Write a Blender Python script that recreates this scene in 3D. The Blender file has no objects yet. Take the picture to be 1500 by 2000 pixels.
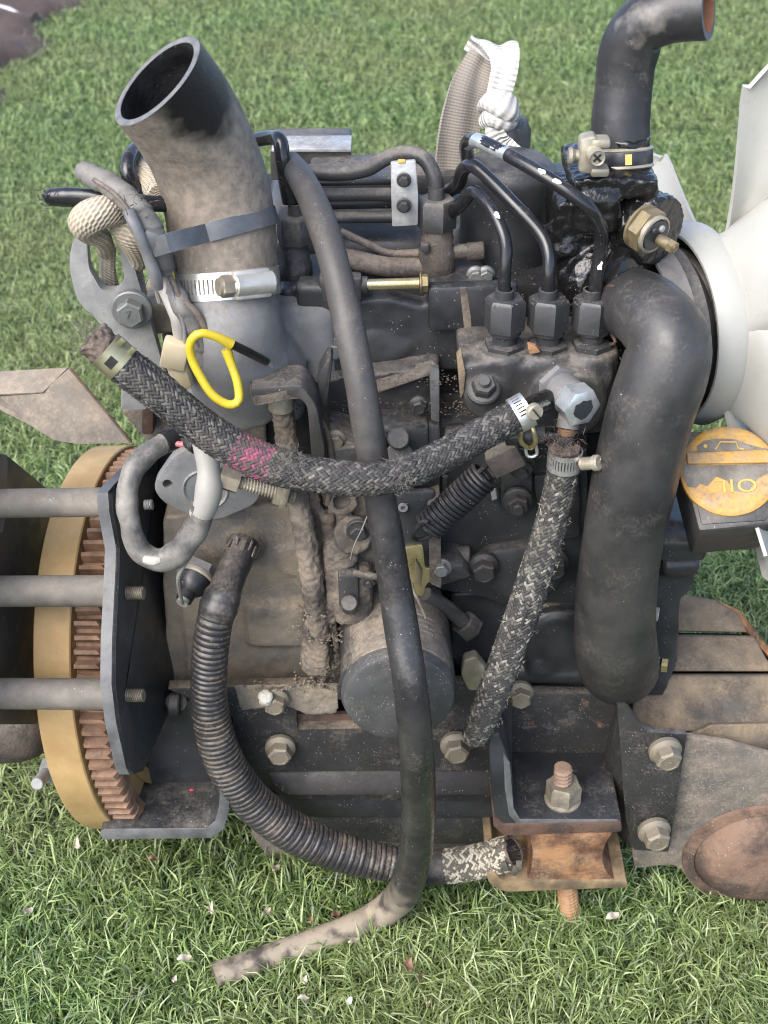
import bpy, bmesh, math, random
import numpy as np
from mathutils import Vector, Matrix, Quaternion
random.seed(7); RNG = np.random.default_rng(11)
SC = bpy.context.scene; COL = SC.collection

# ---------------- camera, world, sun, exposure ----------------
PITCH = math.radians(34.0); FPX = 2700.0
CAM = Vector((0.0, -0.804, 0.952))
FWD = Vector((0, math.cos(PITCH), -math.sin(PITCH))); UP = Vector((0, math.sin(PITCH), math.cos(PITCH)))
cd = bpy.data.cameras.new("camera"); cam = bpy.data.objects.new("camera", cd); COL.objects.link(cam)
cam.location = CAM; cam.rotation_euler = (math.pi/2 - PITCH, 0, 0)
cd.sensor_fit = 'VERTICAL'; cd.sensor_height = 24.0; cd.lens = 24.0*FPX/2000.0
cd.clip_start = 0.02; cd.clip_end = 200.0
cd.dof.use_dof = True; cd.dof.focus_distance = 0.98; cd.dof.aperture_fstop = 9.0
SC.camera = cam
SUN_EL, SUN_AZ = math.radians(46), math.radians(220)      # azimuth: 0 = +Y, clockwise
wd = bpy.data.worlds.new("World"); SC.world = wd; wd.use_nodes = True
nt = wd.node_tree; sky = nt.nodes.new('ShaderNodeTexSky'); sky.sky_type = 'NISHITA'; sky.sun_disc = False
sky.sun_elevation = SUN_EL; sky.sun_rotation = SUN_AZ; sky.air_density = 0.6; sky.dust_density = 2.0; sky.ozone_density = 0.8
bg = nt.nodes['Background']; bg.inputs['Strength'].default_value = 0.15
nt.links.new(sky.outputs[0], bg.inputs[0])
sl = bpy.data.lights.new("sun", 'SUN'); sl.energy = 1.3; sl.angle = math.radians(55); sl.color = (1.0, 0.975, 0.94)
so = bpy.data.objects.new("sun", sl); COL.objects.link(so)
sd = Vector((math.sin(SUN_AZ)*math.cos(SUN_EL), math.cos(SUN_AZ)*math.cos(SUN_EL), math.sin(SUN_EL)))
so.rotation_euler = sd.to_track_quat('Z', 'Y').to_euler(); so.location = sd*5
SC.cycles.filter_width = 1.1
SC.view_settings.view_transform = 'Standard'; SC.view_settings.look = 'None'
SC.view_settings.exposure = 1.68; SC.view_settings.gamma = 1.0

# ---------------- photo pixel -> place ----------------
def ray(px, py): return FWD + Vector((1, 0, 0))*((px-750)/FPX) + UP*((1000-py)/FPX)
def P(px, py, Y): d = ray(px, py); return CAM + d*((Y-CAM.y)/d.y)
def Q(px, py, X): d = ray(px, py); return CAM + d*((X-CAM.x)/d.x)
YAX = Vector((0, math.sin(math.radians(39)), math.cos(math.radians(39)))); YN = Matrix.Rotation(math.radians(-8), 3, YAX) @ Vector((1, 0, 0))     # the flywheel end stands slightly askew
def QP(px, py, X): d = ray(px, py); o = Vector((X, -.03, .25)); return CAM + d*((o-CAM).dot(YN)/d.dot(YN))
def G(px, py, h=0.0): d = ray(px, py); return CAM + d*((h-CAM.z)/d.z)
def K(p): return (p-CAM).dot(FWD)/FPX           # metres per photo pixel at p

# ---------------- materials ----------------
MATS = {}
def mat(name, col, col2=None, nsc=30, rough=0.45, rough2=None, metal=0.0, dust=0.0, film=0.0, dcol=(0.20, 0.176, 0.146),
        rust=0.0, rcol=(0.20, 0.075, 0.03), chip=0.0, ccol=(0.55, 0.56, 0.55), speck=0.0, bump=0.15, bsc=220, spec=0.5,
        coat=0.0, sss=0.0, attr=None, weave=None, dirty=0.0, trans=0.0, contrast=0.22):
    m = bpy.data.materials.new(name); m.use_nodes = True; t = m.node_tree; N = t.nodes; L = t.links
    b = N['Principled BSDF']
    tc = N.new('ShaderNodeTexCoord'); oi = N.new('ShaderNodeObjectInfo')
    ad = N.new('ShaderNodeVectorMath'); ad.operation = 'MULTIPLY_ADD'
    cx = N.new('ShaderNodeCombineXYZ')
    for i in range(3): L.new(oi.outputs['Random'], cx.inputs[i])
    L.new(cx.outputs[0], ad.inputs[0]); ad.inputs[1].default_value = (7, 5, 9); L.new(tc.outputs['Object'], ad.inputs[2])
    V = ad.outputs[0]
    def noise(sc, det=5, ro=0.6, w=0.0):
        n = N.new('ShaderNodeTexNoise'); n.inputs['Scale'].default_value = sc; n.inputs['Detail'].default_value = det
        n.inputs['Roughness'].default_value = ro; n.inputs['Distortion'].default_value = w; L.new(V, n.inputs['Vector']); return n.outputs['Fac']
    def rng(s, a, b_, c=0.0, d=1.0):
        r = N.new('ShaderNodeMapRange'); r.clamp = True; r.interpolation_type = 'SMOOTHSTEP'
        L.new(s, r.inputs[0]); r.inputs[1].default_value = a; r.inputs[2].default_value = b_; r.inputs[3].default_value = c; r.inputs[4].default_value = d
        return r.outputs[0]
    def mth(op, a, b_):
        x = N.new('ShaderNodeMath'); x.operation = op
        for i, s in enumerate((a, b_)):
            if isinstance(s, (int, float)): x.inputs[i].default_value = s
            else: L.new(s, x.inputs[i])
        return x.outputs[0]
    def mix(f, a, b_):
        x = N.new('ShaderNodeMix'); x.data_type = 'RGBA'
        L.new(f, x.inputs[0])
        for i, s in ((6, a), (7, b_)):
            if isinstance(s, tuple): x.inputs[i].default_value = (*s, 1)
            else: L.new(s, x.inputs[i])
        return x.outputs[2]
    if col2 is None: col2 = tuple(c*1.5 for c in col)
    c = mix(rng(noise(nsc), 0.5-contrast, 0.5+contrast), col, col2)
    if attr:
        a = N.new('ShaderNodeAttribute'); a.attribute_name = attr[0]
        c = mix(rng(mth('ADD', a.outputs['Fac'], mth('MULTIPLY', mth('SUBTRACT', noise(260, 3), 0.5), attr[3])), attr[1], attr[2]), c, attr[4])
    ro = None
    masks = []
    if chip > 0:
        f = rng(noise(70, 6, 0.65, 1.0), 0.74-0.22*chip, 0.76-0.22*chip); c = mix(f, c, ccol)
    if rust > 0:
        f = rng(noise(45, 7, 0.7), 0.78-0.45*rust, 0.95-0.4*rust)
        c = mix(f, c, mix(rng(noise(160, 4), 0.35, 0.65), rcol, tuple(min(1, x*1.9) for x in rcol))); masks.append(f)
    if dirty > 0:
        f = rng(noise(24, 6, 0.65), 0.66-0.3*dirty, 0.92-0.3*dirty); c = mix(mth('MULTIPLY', f, 0.85), c, (0.035, 0.03, 0.026)); masks.append(f)
    if dust > 0 or film > 0:
        g = N.new('ShaderNodeNewGeometry'); s = N.new('ShaderNodeSeparateXYZ'); L.new(g.outputs['Normal'], s.inputs[0])
        n1 = noise(38, 7, 0.65)
        up = mth('MULTIPLY', rng(s.outputs[2], 0.0, 0.95), dust)
        tot = mth('ADD', up, film)
        f = rng(mth('ADD', tot, mth('ADD', mth('MULTIPLY', mth('SUBTRACT', n1, 0.5), 1.5), mth('MULTIPLY', mth('SUBTRACT', noise(420, 2), 0.5), 0.8))), 0.10, 0.95)
        f = mth('MULTIPLY', f, 0.92)
        dc = mix(rng(noise(150, 4), 0.3, 0.7), tuple(x*0.62 for x in dcol), dcol)
        c = mix(f, c, dc); masks.append(f)
    if speck > 0:
        v = N.new('ShaderNodeTexVoronoi'); v.inputs['Scale'].default_value = 430; L.new(V, v.inputs['Vector'])
        f = mth('MULTIPLY', rng(v.outputs['Distance'], 0.16, 0.10), rng(noise(90, 3), 0.66-0.2*speck, 0.70-0.2*speck)); c = mix(f, c, (0.48, 0.46, 0.41))
    L.new(c, b.inputs['Base Color'])
    r = rng(noise(60, 5), 0.3, 0.7, rough*0.82, min(1, (rough2 or rough*1.2)))
    for k in masks:
        x = N.new('ShaderNodeMix'); x.data_type = 'FLOAT'; L.new(k, x.inputs[0]); L.new(r, x.inputs[2]); x.inputs[3].default_value = 0.88; r = x.outputs[0]
    L.new(r, b.inputs['Roughness'])
    if metal > 0:
        mt = metal
        if masks:
            mm = masks[0]
            for k in masks[1:]: mm = mth('MAXIMUM', mm, k)
            L.new(mth('MULTIPLY', mth('SUBTRACT', 1.0, mm), metal), b.inputs['Metallic'])
        else: b.inputs['Metallic'].default_value = metal
    b.inputs['Specular IOR Level'].default_value = spec
    b.inputs['Coat Weight'].default_value = coat
    if sss: b.inputs['Subsurface Weight'].default_value = sss; b.inputs['Subsurface Radius'].default_value = (0.01, 0.01, 0.008); b.inputs['Subsurface Scale'].default_value = 0.6
    if trans: b.inputs['Transmission Weight'].default_value = trans
    h = mth('ADD', mth('MULTIPLY', noise(bsc, 4, 0.6), 0.6), mth('MULTIPLY', noise(bsc*0.22, 4), 0.9))
    for k in masks[-1:]: h = mth('ADD', h, mth('MULTIPLY', k, 0.35))
    bd = 0.0016
    if weave:
        a = N.new('ShaderNodeAttribute'); a.attribute_name = 'tuv'; s2 = N.new('ShaderNodeSeparateXYZ'); L.new(a.outputs['Vector'], s2.inputs[0])
        w1 = mth('SINE', mth('ADD', mth('MULTIPLY', s2.outputs[0], weave[0]), mth('MULTIPLY', s2.outputs[1], weave[2])), 0.0)
        w2 = mth('SINE', mth('MULTIPLY', s2.outputs[1], weave[1]), 0.0)
        w = mth('ADD', w1, mth('MULTIPLY', w2, weave[3])); h = mth('ADD', mth('MULTIPLY', h, 0.6), mth('MULTIPLY', w, 0.5))
        if len(weave) > 4:
            c2 = mix(rng(w, -0.9, 0.3), tuple(x*weave[4] for x in col), c); L.new(c2, b.inputs['Base Color'])
    bp = N.new('ShaderNodeBump'); bp.inputs['Strength'].default_value = bump; bp.inputs['Distance'].default_value = bd
    L.new(h, bp.inputs['Height']); L.new(bp.outputs[0], b.inputs['Normal'])
    MATS[name] = m; return m
TAN = (0.27, 0.21, 0.15)
mat('paint', (.022, .023, .024), (.042, .043, .044), rough=.38, dust=.34, film=.0, speck=.5, bump=.12)
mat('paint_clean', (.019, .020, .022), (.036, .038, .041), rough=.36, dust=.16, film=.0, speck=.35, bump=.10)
mat('paint_dusty', (.027, .027, .027), (.050, .048, .046), rough=.46, dust=.45, film=.07, speck=.4, bump=.25)
mat('cap_dirt', (.12, .108, .09), (.25, .225, .19), nsc=60, rough=.9, bump=1.2, bsc=420, dirty=.2)
mat('edge_paint', (.07, .072, .072), (.14, .142, .138), nsc=60, rough=.42, dust=.25, film=.05, bump=.15)
mat('grime', (.06, .05, .042), (.185, .15, .112), nsc=40, rough=.9, bump=1.0, bsc=300, dirty=.45, dust=.3, film=.08, contrast=.15)
mat('grime_dark', (.035, .030, .026), (.10, .080, .062), nsc=45, rough=.85, bump=.8, bsc=320, dust=.5, film=.12)
mat('rubber', (.016, .016, .017), (.034, .033, .032), nsc=14, rough=.34, rough2=.5, dust=.10, film=.05, speck=.22, bump=.10, bsc=120, dcol=(.15, .13, .11))
mat('rubber_fine', (.014, .014, .015), (.025, .025, .026), rough=.38, dust=.25, film=.03, speck=.5, bump=.12)
mat('rubber_dust', (.03, .028, .026), (.055, .05, .045), nsc=14, rough=.6, dust=.35, film=.42, dcol=(.24, .19, .145), bump=.22, bsc=420)
mat('tube', (.018, .018, .019), (.035, .034, .034), nsc=22, rough=.36, dust=.35, film=.13, speck=.5, bump=.14, dcol=(.22, .18, .14))
mat('tube_tan', (.17, .14, .105), (.42, .36, .27), nsc=34, rough=.75, bump=.35, dirty=.35, dust=.2)
mat('pipe', (.012, .012, .013), (.018, .018, .02), rough=.17, dust=.14, film=.0, chip=.03, bump=.05, speck=.1)
mat('pipe_dusty', (.03, .03, .03), (.05, .05, .05), rough=.4, dust=.55, film=.16, bump=.15)
mat('chrome', (.44, .48, .49), (.62, .65, .64), nsc=120, rough=.3, metal=.7, bump=.1, dirty=.18)
mat('oily', (.008, .008, .008), (.014, .013, .012), rough=.12, rough2=.24, bump=.9, bsc=150, speck=.1)
mat('alu', (.20, .203, .203), (.33, .328, .315), nsc=40, rough=.5, metal=.35, rust=.10, rcol=(.19, .10, .05), dust=.4, film=.12, speck=.7, bump=.3, dirty=.2, dcol=(.30, .25, .19))
mat('alu_bright', (.34, .34, .33), (.56, .56, .54), nsc=70, rough=.5, metal=.55, dust=.3, film=.1, bump=.35, dirty=.3)
mat('steel_grey', (.13, .134, .135), (.22, .218, .212), nsc=26, rough=.55, metal=.1, dust=.35, film=.22, speck=.4, bump=.12)
mat('band', (.60, .60, .57), (.72, .71, .67), nsc=50, rough=.32, metal=.85, bump=.08, dirty=.08, dust=.08)
mat('zinc_dirty', (.30, .27, .20), (.46, .42, .33), nsc=60, rough=.42, metal=.55, dust=.2, film=.08, bump=.2, dirty=.25)
mat('bolt_tan', (.15, .13, .095), (.30, .26, .19), nsc=80, rough=.5, metal=.35, dust=.25, film=.1, bump=.25, dirty=.15)
mat('bolt_black', (.022, .022, .022), (.04, .04, .04), rough=.42, dust=.35, film=.05, bump=.2, speck=.3)
mat('bolt_grey', (.11, .12, .115), (.22, .22, .21), rough=.4, metal=.4, dust=.3, film=.04, bump=.15)
mat('chromate', (.42, .35, .16), (.55, .48, .28), nsc=40, rough=.28, metal=.75, dust=.1, bump=.1, dirty=.1)
mat('brass', (.15, .12, .06), (.28, .22, .11), nsc=60, rough=.45, metal=.5, dust=.2, film=.10, bump=.3, dirty=.5)
mat('gold', (.34, .215, .085), (.47, .32, .14), nsc=24, rough=.5, metal=.15, bump=.2, bsc=260, dirty=.1, film=.12, dcol=(.36, .27, .16))
mat('rust_tooth', (.125, .068, .040), (.29, .17, .10), nsc=70, rough=.75, bump=.6, dust=.2, film=.12, dcol=(.33, .23, .17), dirty=.2)
mat('rust', (.085, .038, .021), (.31, .165, .075), nsc=32, rough=.8, bump=.9, dirty=.34, film=.14, dcol=(.38, .28, .17), contrast=.13)
mat('rust_dome', (.055, .037, .029), (.17, .105, .07), nsc=26, rough=.8, bump=1.2, bsc=160, dirty=.3, film=.16, dcol=(.27, .195, .125), contrast=.11, speck=.5)
mat('rust_dark', (.04, .027, .022), (.12, .068, .046), nsc=50, rough=.8, bump=.7, film=.12, dcol=(.3, .22, .16), dirty=.15)
mat('rust_plate', (.06, .058, .054), (.15, .13, .105), nsc=14, rough=.6, dust=.3, film=.40, rust=.44, speck=.9, bump=.4, dcol=(.31, .25, .18))
mat('tan_cast', (.11, .103, .092), (.26, .215, .155), nsc=15, rough=.65, dust=.35, film=.34, speck=.5, bump=.7, dcol=(.34, .275, .19), dirty=.46, contrast=.14)
mat('tan_rib', (.075, .066, .052), (.25, .185, .11), nsc=13, rough=.7, dust=.2, film=.12, bump=.9, dirty=.62, dcol=(.34, .25, .155), rust=.12)
mat('bracket_rust', (.02, .02, .02), (.035, .033, .03), nsc=20, rough=.5, dust=.35, film=.14, rust=.42, speck=.8, bump=.3, rcol=(.12, .07, .04))
mat('orange_cap', (.54, .28, .035), (.62, .34, .055), nsc=40, rough=.5, bump=.4, film=.38, dust=.15, dirty=.2, dcol=(.27, .23, .19))
mat('orange_letter', (.46, .29, .06), (.54, .36, .09), rough=.55, bump=.15)
mat('fan_white', (.31, .31, .275), (.38, .38, .345), nsc=9, rough=.42, sss=.1, bump=.06, film=.06, dirty=.06, dcol=(.33, .29, .22))
mat('yellow_wire', (.46, .34, .015), (.56, .43, .03), rough=.4, bump=.15, dirty=.30)
mat('black_wire', (.012, .012, .012), rough=.35)
mat('ivory', (.46, .38, .22), (.54, .46, .31), rough=.45, sss=.15, bump=.05)
mat('rope', (.34, .285, .20), (.52, .46, .36), nsc=40, rough=.9, bump=.5, bsc=500, weave=(2600, 2000, 1800, .7, .88), film=.08, dcol=(.25, .18, .11))
mat('strap_white', (.42, .405, .365), (.55, .535, .50), nsc=40, rough=.85, bump=.6, weave=(1700, 2000, 0, .15, .92), film=.03, dcol=(.4, .36, .3))
mat('strap_brown', (.20, .175, .145), (.27, .24, .20), nsc=30, rough=.9, bump=.22, weave=(2900, 2400, 0, .3, .86), film=.1, dcol=(.25, .2, .16))
mat('harness_wrap', (.10, .095, .085), (.19, .18, .16), nsc=35, rough=.62, dust=.2, film=.10, bump=.35, dcol=(.30, .27, .22), dirty=.3)
mat('tape_black', (.015, .015, .016), (.026, .026, .027), rough=.24, dust=.12, bump=.5, bsc=90)
mat('sleeve_grey', (.24, .23, .20), (.31, .30, .265), nsc=20, rough=.55, dust=.1, film=.05, bump=.15)
mat('sleeve_worn', (.07, .068, .064), (.24, .225, .195), nsc=26, rough=.5, dust=.3, film=.10, bump=.5, dirty=.6, contrast=.14, dcol=(.36, .33, .28))
mat('braid', (.012, .012, .012), (.028, .027, .026), nsc=60, rough=.7, attr=('rnd', .25, 1.2, .45, (.17, .16, .135)), bump=.4, bsc=700, film=.08, dcol=(.2, .165, .12))
mat('braid_pink', (.028, .022, .022), (.07, .055, .05), nsc=60, rough=.8, attr=('rnd', .25, .95, 1.7, (.27, .055, .115)), bump=.4, bsc=700, film=.1, dcol=(.3, .22, .18))
mat('braid_pale', (.018, .018, .017), (.05, .048, .044), nsc=60, rough=.8, attr=('rnd', .30, 1.2, .5, (.26, .245, .20)), bump=.4, bsc=700, film=.08, dcol=(.22, .19, .14))
mat('braid_tan', (.06, .055, .045), (.14, .12, .09), nsc=60, rough=.8, attr=('rnd', .55, .8, .5, (.42, .38, .29)), bump=.4, bsc=700)
mat('fray', (.06, .055, .048), (.17, .15, .12), nsc=90, rough=.95)
mat('core_dark', (.010, .010, .010), (.016, .015, .014), rough=.8)
mat('clay_lump', (.30, .285, .24), (.46, .44, .38), rough=.9, bump=.8)
mat('crumb', (.045, .037, .030), (.12, .095, .072), nsc=200, rough=.95, bump=.3)
mat('sheet_tan', (.12, .105, .085), (.24, .205, .16), nsc=18, rough=.62, dust=.2, film=.32, speck=.4, bump=.25, dcol=(.36, .29, .21))

# ---------------- mesh builder ----------------
def frames(pts, up0=None):
    n = len(pts); T = []
    for i in range(n):
        d = pts[min(i+1, n-1)] - pts[max(i-1, 0)]
        T.append(d.normalized() if d.length > 1e-9 else (T[-1] if T else Vector((0, 0, 1))))
    u = Vector(up0) if up0 else Vector((0, 1, 0))
    u = u - T[0]*u.dot(T[0])
    if u.length < 1e-3: u = Vector((1, 0, 0)) - T[0]*T[0].x
    u.normalize(); U = [u]
    for i in range(1, n):
        u = U[-1] - T[i]*U[-1].dot(T[i]); u.normalize(); U.append(u)
    return T, U, [T[i].cross(U[i]) for i in range(n)]
def spline(ctrl, step=0.004, closed=False):
    """Catmull-Rom through (Vector, r) control points, resampled by arc length."""
    C = [np.array([*p, r]) for p, r in ctrl]
    if closed: C = [C[-1]] + C + C[:2]
    else: C = [2*C[0]-C[1]] + C + [2*C[-1]-C[-2]]
    out = []
    for i in range(1, len(C)-2):
        a, b, c, d = C[i-1:i+3]
        for k in range(24):
            t = k/24; out.append(.5*((2*b)+(-a+c)*t+(2*a-5*b+4*c-d)*t*t+(-a+3*b-3*c+d)*t**3))
    if not closed: out.append(C[-2])
    out = np.array(out); L = np.r_[0, np.cumsum(np.linalg.norm(np.diff(out[:, :3], axis=0), axis=1))]
    n = max(2, int(L[-1]/step)+1); s = np.linspace(0, L[-1], n)
    R = np.stack([np.interp(s, L, out[:, k]) for k in range(4)], 1)
    return [Vector(r[:3]) for r in R], list(R[:, 3]), s
def path(pp, step=0.004, closed=False):
    """pp: (px, py, Y, radius in photo pixels)"""
    ctrl = []
    for q in pp:
        p = q[0] if isinstance(q[0], Vector) else P(q[0], q[1], q[2])
        ctrl.append((p, q[-1]*K(p)))
    return spline(ctrl, step, closed)
class MB:
    def __init__(s): s.v = []; s.f = []; s.mi = []; s.uv = {}; s.rnd = {}; s.m = 0
    def add(s, vs, fs, m=None):
        o = len(s.v); s.v.extend([tuple(x) for x in vs]); s.f.extend([tuple(i+o for i in f) for f in fs]); s.mi.extend([s.m if m is None else m]*len(fs)); return o
    def tube(s, pts, rad, n=16, caps=True, seam=False, up0=None, m=None, ell=1.0, rfun=None, a0=0.0, uvoff=0.0):
        T, U, W = frames(pts, up0); nc = n+1 if seam else n; vs = []; L = 0; o = len(s.v)
        if not hasattr(rad, '__len__'): rad = [rad]*len(pts)
        for i, p in enumerate(pts):
            if i: L += (pts[i]-pts[i-1]).length
            for j in range(nc):
                a = a0 + 2*math.pi*j/n; r = rad[i]*(rfun(L, a) if rfun else 1)
                vs.append(p + U[i]*math.cos(a)*r + W[i]*math.sin(a)*r*ell)
                if seam: s.uv[o+len(vs)-1] = (L+uvoff, rad[i]*(a-math.pi), 0)
        fs = []
        for i in range(len(pts)-1):
            for j in range(n):
                k = (j+1) if seam else (j+1) % n
                fs.append((i*nc+j, i*nc+k, (i+1)*nc+k, (i+1)*nc+j))
        if caps:
            fs.append(tuple(range(n))[::-1]); fs.append(tuple((len(pts)-1)*nc+j for j in range(n)))
        s.add(vs, fs, m); return s
    def lathe(s, o, ax, prof, n=28, m=None, sq=None):
        """profile of (r, h) along axis from o; r=0 closes"""
        o = Vector(o); ax = Vector(ax).normalized(); u = Vector((0, 1, 0)) if abs(ax.y) < .9 else Vector((1, 0, 0))
        u = (u - ax*u.dot(ax)).normalized(); w = ax.cross(u); vs = []; fs = []; rows = []
        for r, h in prof:
            if r < 1e-6: rows.append([len(vs)]*n); vs.append(o+ax*h)
            else:
                rows.append(list(range(len(vs), len(vs)+n)))
                for j in range(n):
                    a = 2*math.pi*j/n; vs.append(o + ax*h + u*math.cos(a)*r + w*math.sin(a)*r*(sq or 1))
        for a, b in zip(rows, rows[1:]):
            for j in range(n):
                k = (j+1) % n; q = [a[j], a[k], b[k], b[j]]; q2 = []
                for x in q:
                    if x not in q2: q2.append(x)
                if len(q2) > 2: fs.append(tuple(q2))
        s.add(vs, fs, m); return s
    def cyl(s, p0, p1, r, n=20, m=None, ch=0.12):
        p0, p1 = Vector(p0), Vector(p1); L = (p1-p0).length; c = r*ch
        return s.lathe(p0, p1-p0, [(0, 0), (r-c, 0), (r, c), (r, L-c), (r-c, L), (0, L)], n, m)
    def hexa(s, o, ax, r, h, m=None, ch=0.12, spin=0.0, n=6):
        """hexagonal head from o along ax with chamfered far end"""
        o = Vector(o); ax = Vector(ax).normalized(); u = Vector((0, 0, 1)) if abs(ax.z) < .9 else Vector((0, 1, 0))
        u = (u-ax*u.dot(ax)).normalized(); w = ax.cross(u); vs = []; fs = []
        def ring(rr, hh, nn, off=0):
            b = len(vs)
            for j in range(nn):
                a = spin + off + 2*math.pi*j/nn; vs.append(o+ax*hh+u*math.cos(a)*rr+w*math.sin(a)*rr)
            return list(range(b, b+nn))
        A = ring(r, 0, n); B = ring(r, h*(1-ch), n); C = ring(r*.86, h, n)
        for a, b in ((A, B), (B, C)):
            for j in range(n): fs.append((a[j], a[(j+1) % n], b[(j+1) % n], b[j]))
        fs.append(tuple(A[::-1])); fs.append(tuple(C)); s.add(vs, fs, m); return s
    def thread(s, p0, p1, r, pitch, m=None, n=14, depth=.13):
        depth *= 1.45
        p0, p1 = Vector(p0), Vector(p1); L = (p1-p0).length; k = max(4, int(L/pitch*5))
        pts = [p0.lerp(p1, i/k) for i in range(k+1)]
        tri = lambda x: abs(2*(x-math.floor(x))-1)
        return s.tube(pts, r, n, True, m=m, rfun=lambda h, a: 1-depth*tri(h/pitch-a/(2*math.pi)))
    def prism(s, pts, vec, bev=0.001, seg=2, m=None):
        b = bmesh.new(); vec = Vector(vec)
        A = [b.verts.new(p) for p in pts]; B = [b.verts.new(Vector(p)+vec) for p in pts]; n = len(pts)
        b.faces.new(A); b.faces.new(B[::-1])
        for i in range(n): b.faces.new((A[i], B[i], B[(i+1) % n], A[(i+1) % n]))
        bmesh.ops.recalc_face_normals(b, faces=b.faces)
        if bev > 0:
            es = [e for e in b.edges if len(e.link_faces) == 2 and e.calc_face_angle(0) > .45]
            bmesh.ops.bevel(b, geom=es, offset=bev, segments=seg, profile=.5, affect='EDGES', clamp_overlap=True)
        b.verts.index_update(); s.add([v.co for v in b.verts], [[v.index for v in f.verts] for f in b.faces], m); b.free(); return s
    def box(s, c, size, R=None, bev=.001, m=None):
        x, y, z = (Vector(size)/2); R = R or Matrix.Identity(3); c = Vector(c)
        return s.prism([c+R@Vector(p) for p in ((-x, -y, -z), (x, -y, -z), (x, -y, z), (-x, -y, z))], R@Vector((0, 2*y, 0)), bev, m=m)
    def strip(s, secs, m=None, closed=False):
        """quads between equal-length rows of points"""
        n = len(secs[0]); vs = [p for r in secs for p in r]; fs = []
        for i in range(len(secs)-1):
            for j in range(n-1): fs.append((i*n+j, i*n+j+1, (i+1)*n+j+1, (i+1)*n+j))
        s.add(vs, fs, m); return s
def rpoly(pts, r, n=4):
    """round the corners of a polygon in photo pixels; a third value in a point overrides r"""
    out = []; N = len(pts)
    for i in range(N):
        a, b, c = (np.array(pts[k % N][:2], float) for k in (i-1, i, i+1)); rr = pts[i][2] if len(pts[i]) > 2 else r
        if rr <= 0: out.append(tuple(b)); continue
        la, lc = np.linalg.norm(a-b), np.linalg.norm(c-b); d = min(rr, la*.48, lc*.48); p0 = b+(a-b)/la*d; p1 = b+(c-b)/lc*d
        for k in range(n+1):
            t = k/n; out.append(tuple((1-t)**2*p0+2*t*(1-t)*b+t*t*p1))
    return out
def PL(mb, pts, Y, depth, bev=.0012, r=0, m=None):
    """plate: outline in photo pixels standing on the plane y=Y, depth metres thick to the back"""
    if r: pts = rpoly(pts, r)
    return mb.prism([P(q[0], q[1], Y) for q in pts], (0, depth, 0), bev, m=m)
def PS(mb, pts, depth, bev=.0012, m=None, vec=None):
    """slanted plate: outline of (px, py, Y)"""
    return mb.prism([P(*q) for q in pts], vec or (0, depth, 0), bev, m=m)
WORLD = {}
def link(o, parent=None, M=None):
    COL.objects.link(o)
    if parent is not None:
        o.parent = parent; o.matrix_parent_inverse = WORLD[parent.name].inverted()
    M = M or Matrix.Identity(4); o.matrix_basis = M; WORLD[o.name] = M.copy(); return o
def smooth(me, ang=38):
    b = bmesh.new(); b.from_mesh(me); a = math.radians(ang)
    for f in b.faces: f.smooth = True
    for e in b.edges: e.smooth = e.calc_face_angle(0) < a if len(e.link_faces) == 2 else True
    b.to_mesh(me); b.free()
def mesh(name, mb, mats, ang=38, recalc=False):
    me = bpy.data.meshes.new(name); me.from_pydata(mb.v, [], mb.f)
    for k in ([mats] if isinstance(mats, str) else mats): me.materials.append(MATS[k])
    me.polygons.foreach_set('material_index', mb.mi)
    if mb.uv:
        a = me.attributes.new('tuv', 'FLOAT_VECTOR', 'POINT'); d = np.zeros((len(mb.v), 3), np.float32)
        for i, q in mb.uv.items(): d[i] = q
        a.data.foreach_set('vector', d.ravel())
    if recalc:
        b = bmesh.new(); b.from_mesh(me); bmesh.ops.recalc_face_normals(b, faces=b.faces); b.to_mesh(me); b.free()
    smooth(me, ang); return me
def obj(name, mb, mats, parent=None, ang=38, label=None, kind=None, recalc=True, **kw):
    o = bpy.data.objects.new(name, mesh(name, mb, mats, ang, recalc)); link(o, parent)
    if label: o['label'] = label
    if kind: o['kind'] = kind
    return o
def thing(name, label, cat, loc, group=None):
    o = bpy.data.objects.new(name, None); o.empty_display_size = .02; link(o, None, Matrix.Translation(loc)); o['label'] = label; o['category'] = cat
    if group: o['group'] = group
    return o
def tag(o, label, cat, group=None):
    o['label'] = label; o['category'] = cat
    if group: o['group'] = group
    return o
TEX = bpy.data.textures.new('lumps', 'CLOUDS'); TEX.noise_scale = .012; TEX.noise_depth = 3
TEX2 = bpy.data.textures.new('mud', 'CLOUDS'); TEX2.noise_scale = .0042; TEX2.noise_depth = 4
def bake(o, ang=38):
    dg = bpy.context.evaluated_depsgraph_get(); me = bpy.data.meshes.new_from_object(o.evaluated_get(dg)); o.modifiers.clear()
    old = o.data; o.data = me; bpy.data.meshes.remove(old); smooth(me, ang); return o
def fused(name, mb, m, parent, vox=.0022, it=4, disp=.0, tex=None, ang=60, label=None):
    """casting: overlapping solids grown together"""
    o = obj(name, mb, m, parent, label=label)
    r = o.modifiers.new('r', 'REMESH'); r.mode = 'VOXEL'; r.voxel_size = vox; r.use_smooth_shade = True
    if it: s = o.modifiers.new('s', 'SMOOTH'); s.factor = .5; s.iterations = it
    if disp:
        d = o.modifiers.new('d', 'DISPLACE'); d.texture = tex or TEX; d.strength = disp; d.mid_level = .5; d.texture_coords = 'LOCAL'
    return bake(o, ang)
def cut(o, cutter, ang=38):
    c = obj('cutter', cutter, 'core_dark'); b = o.modifiers.new('b', 'BOOLEAN'); b.object = c; b.operation = 'DIFFERENCE'; b.solver = 'EXACT'
    bake(o, ang); me = c.data; bpy.data.objects.remove(c); bpy.data.meshes.remove(me); return o
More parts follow.
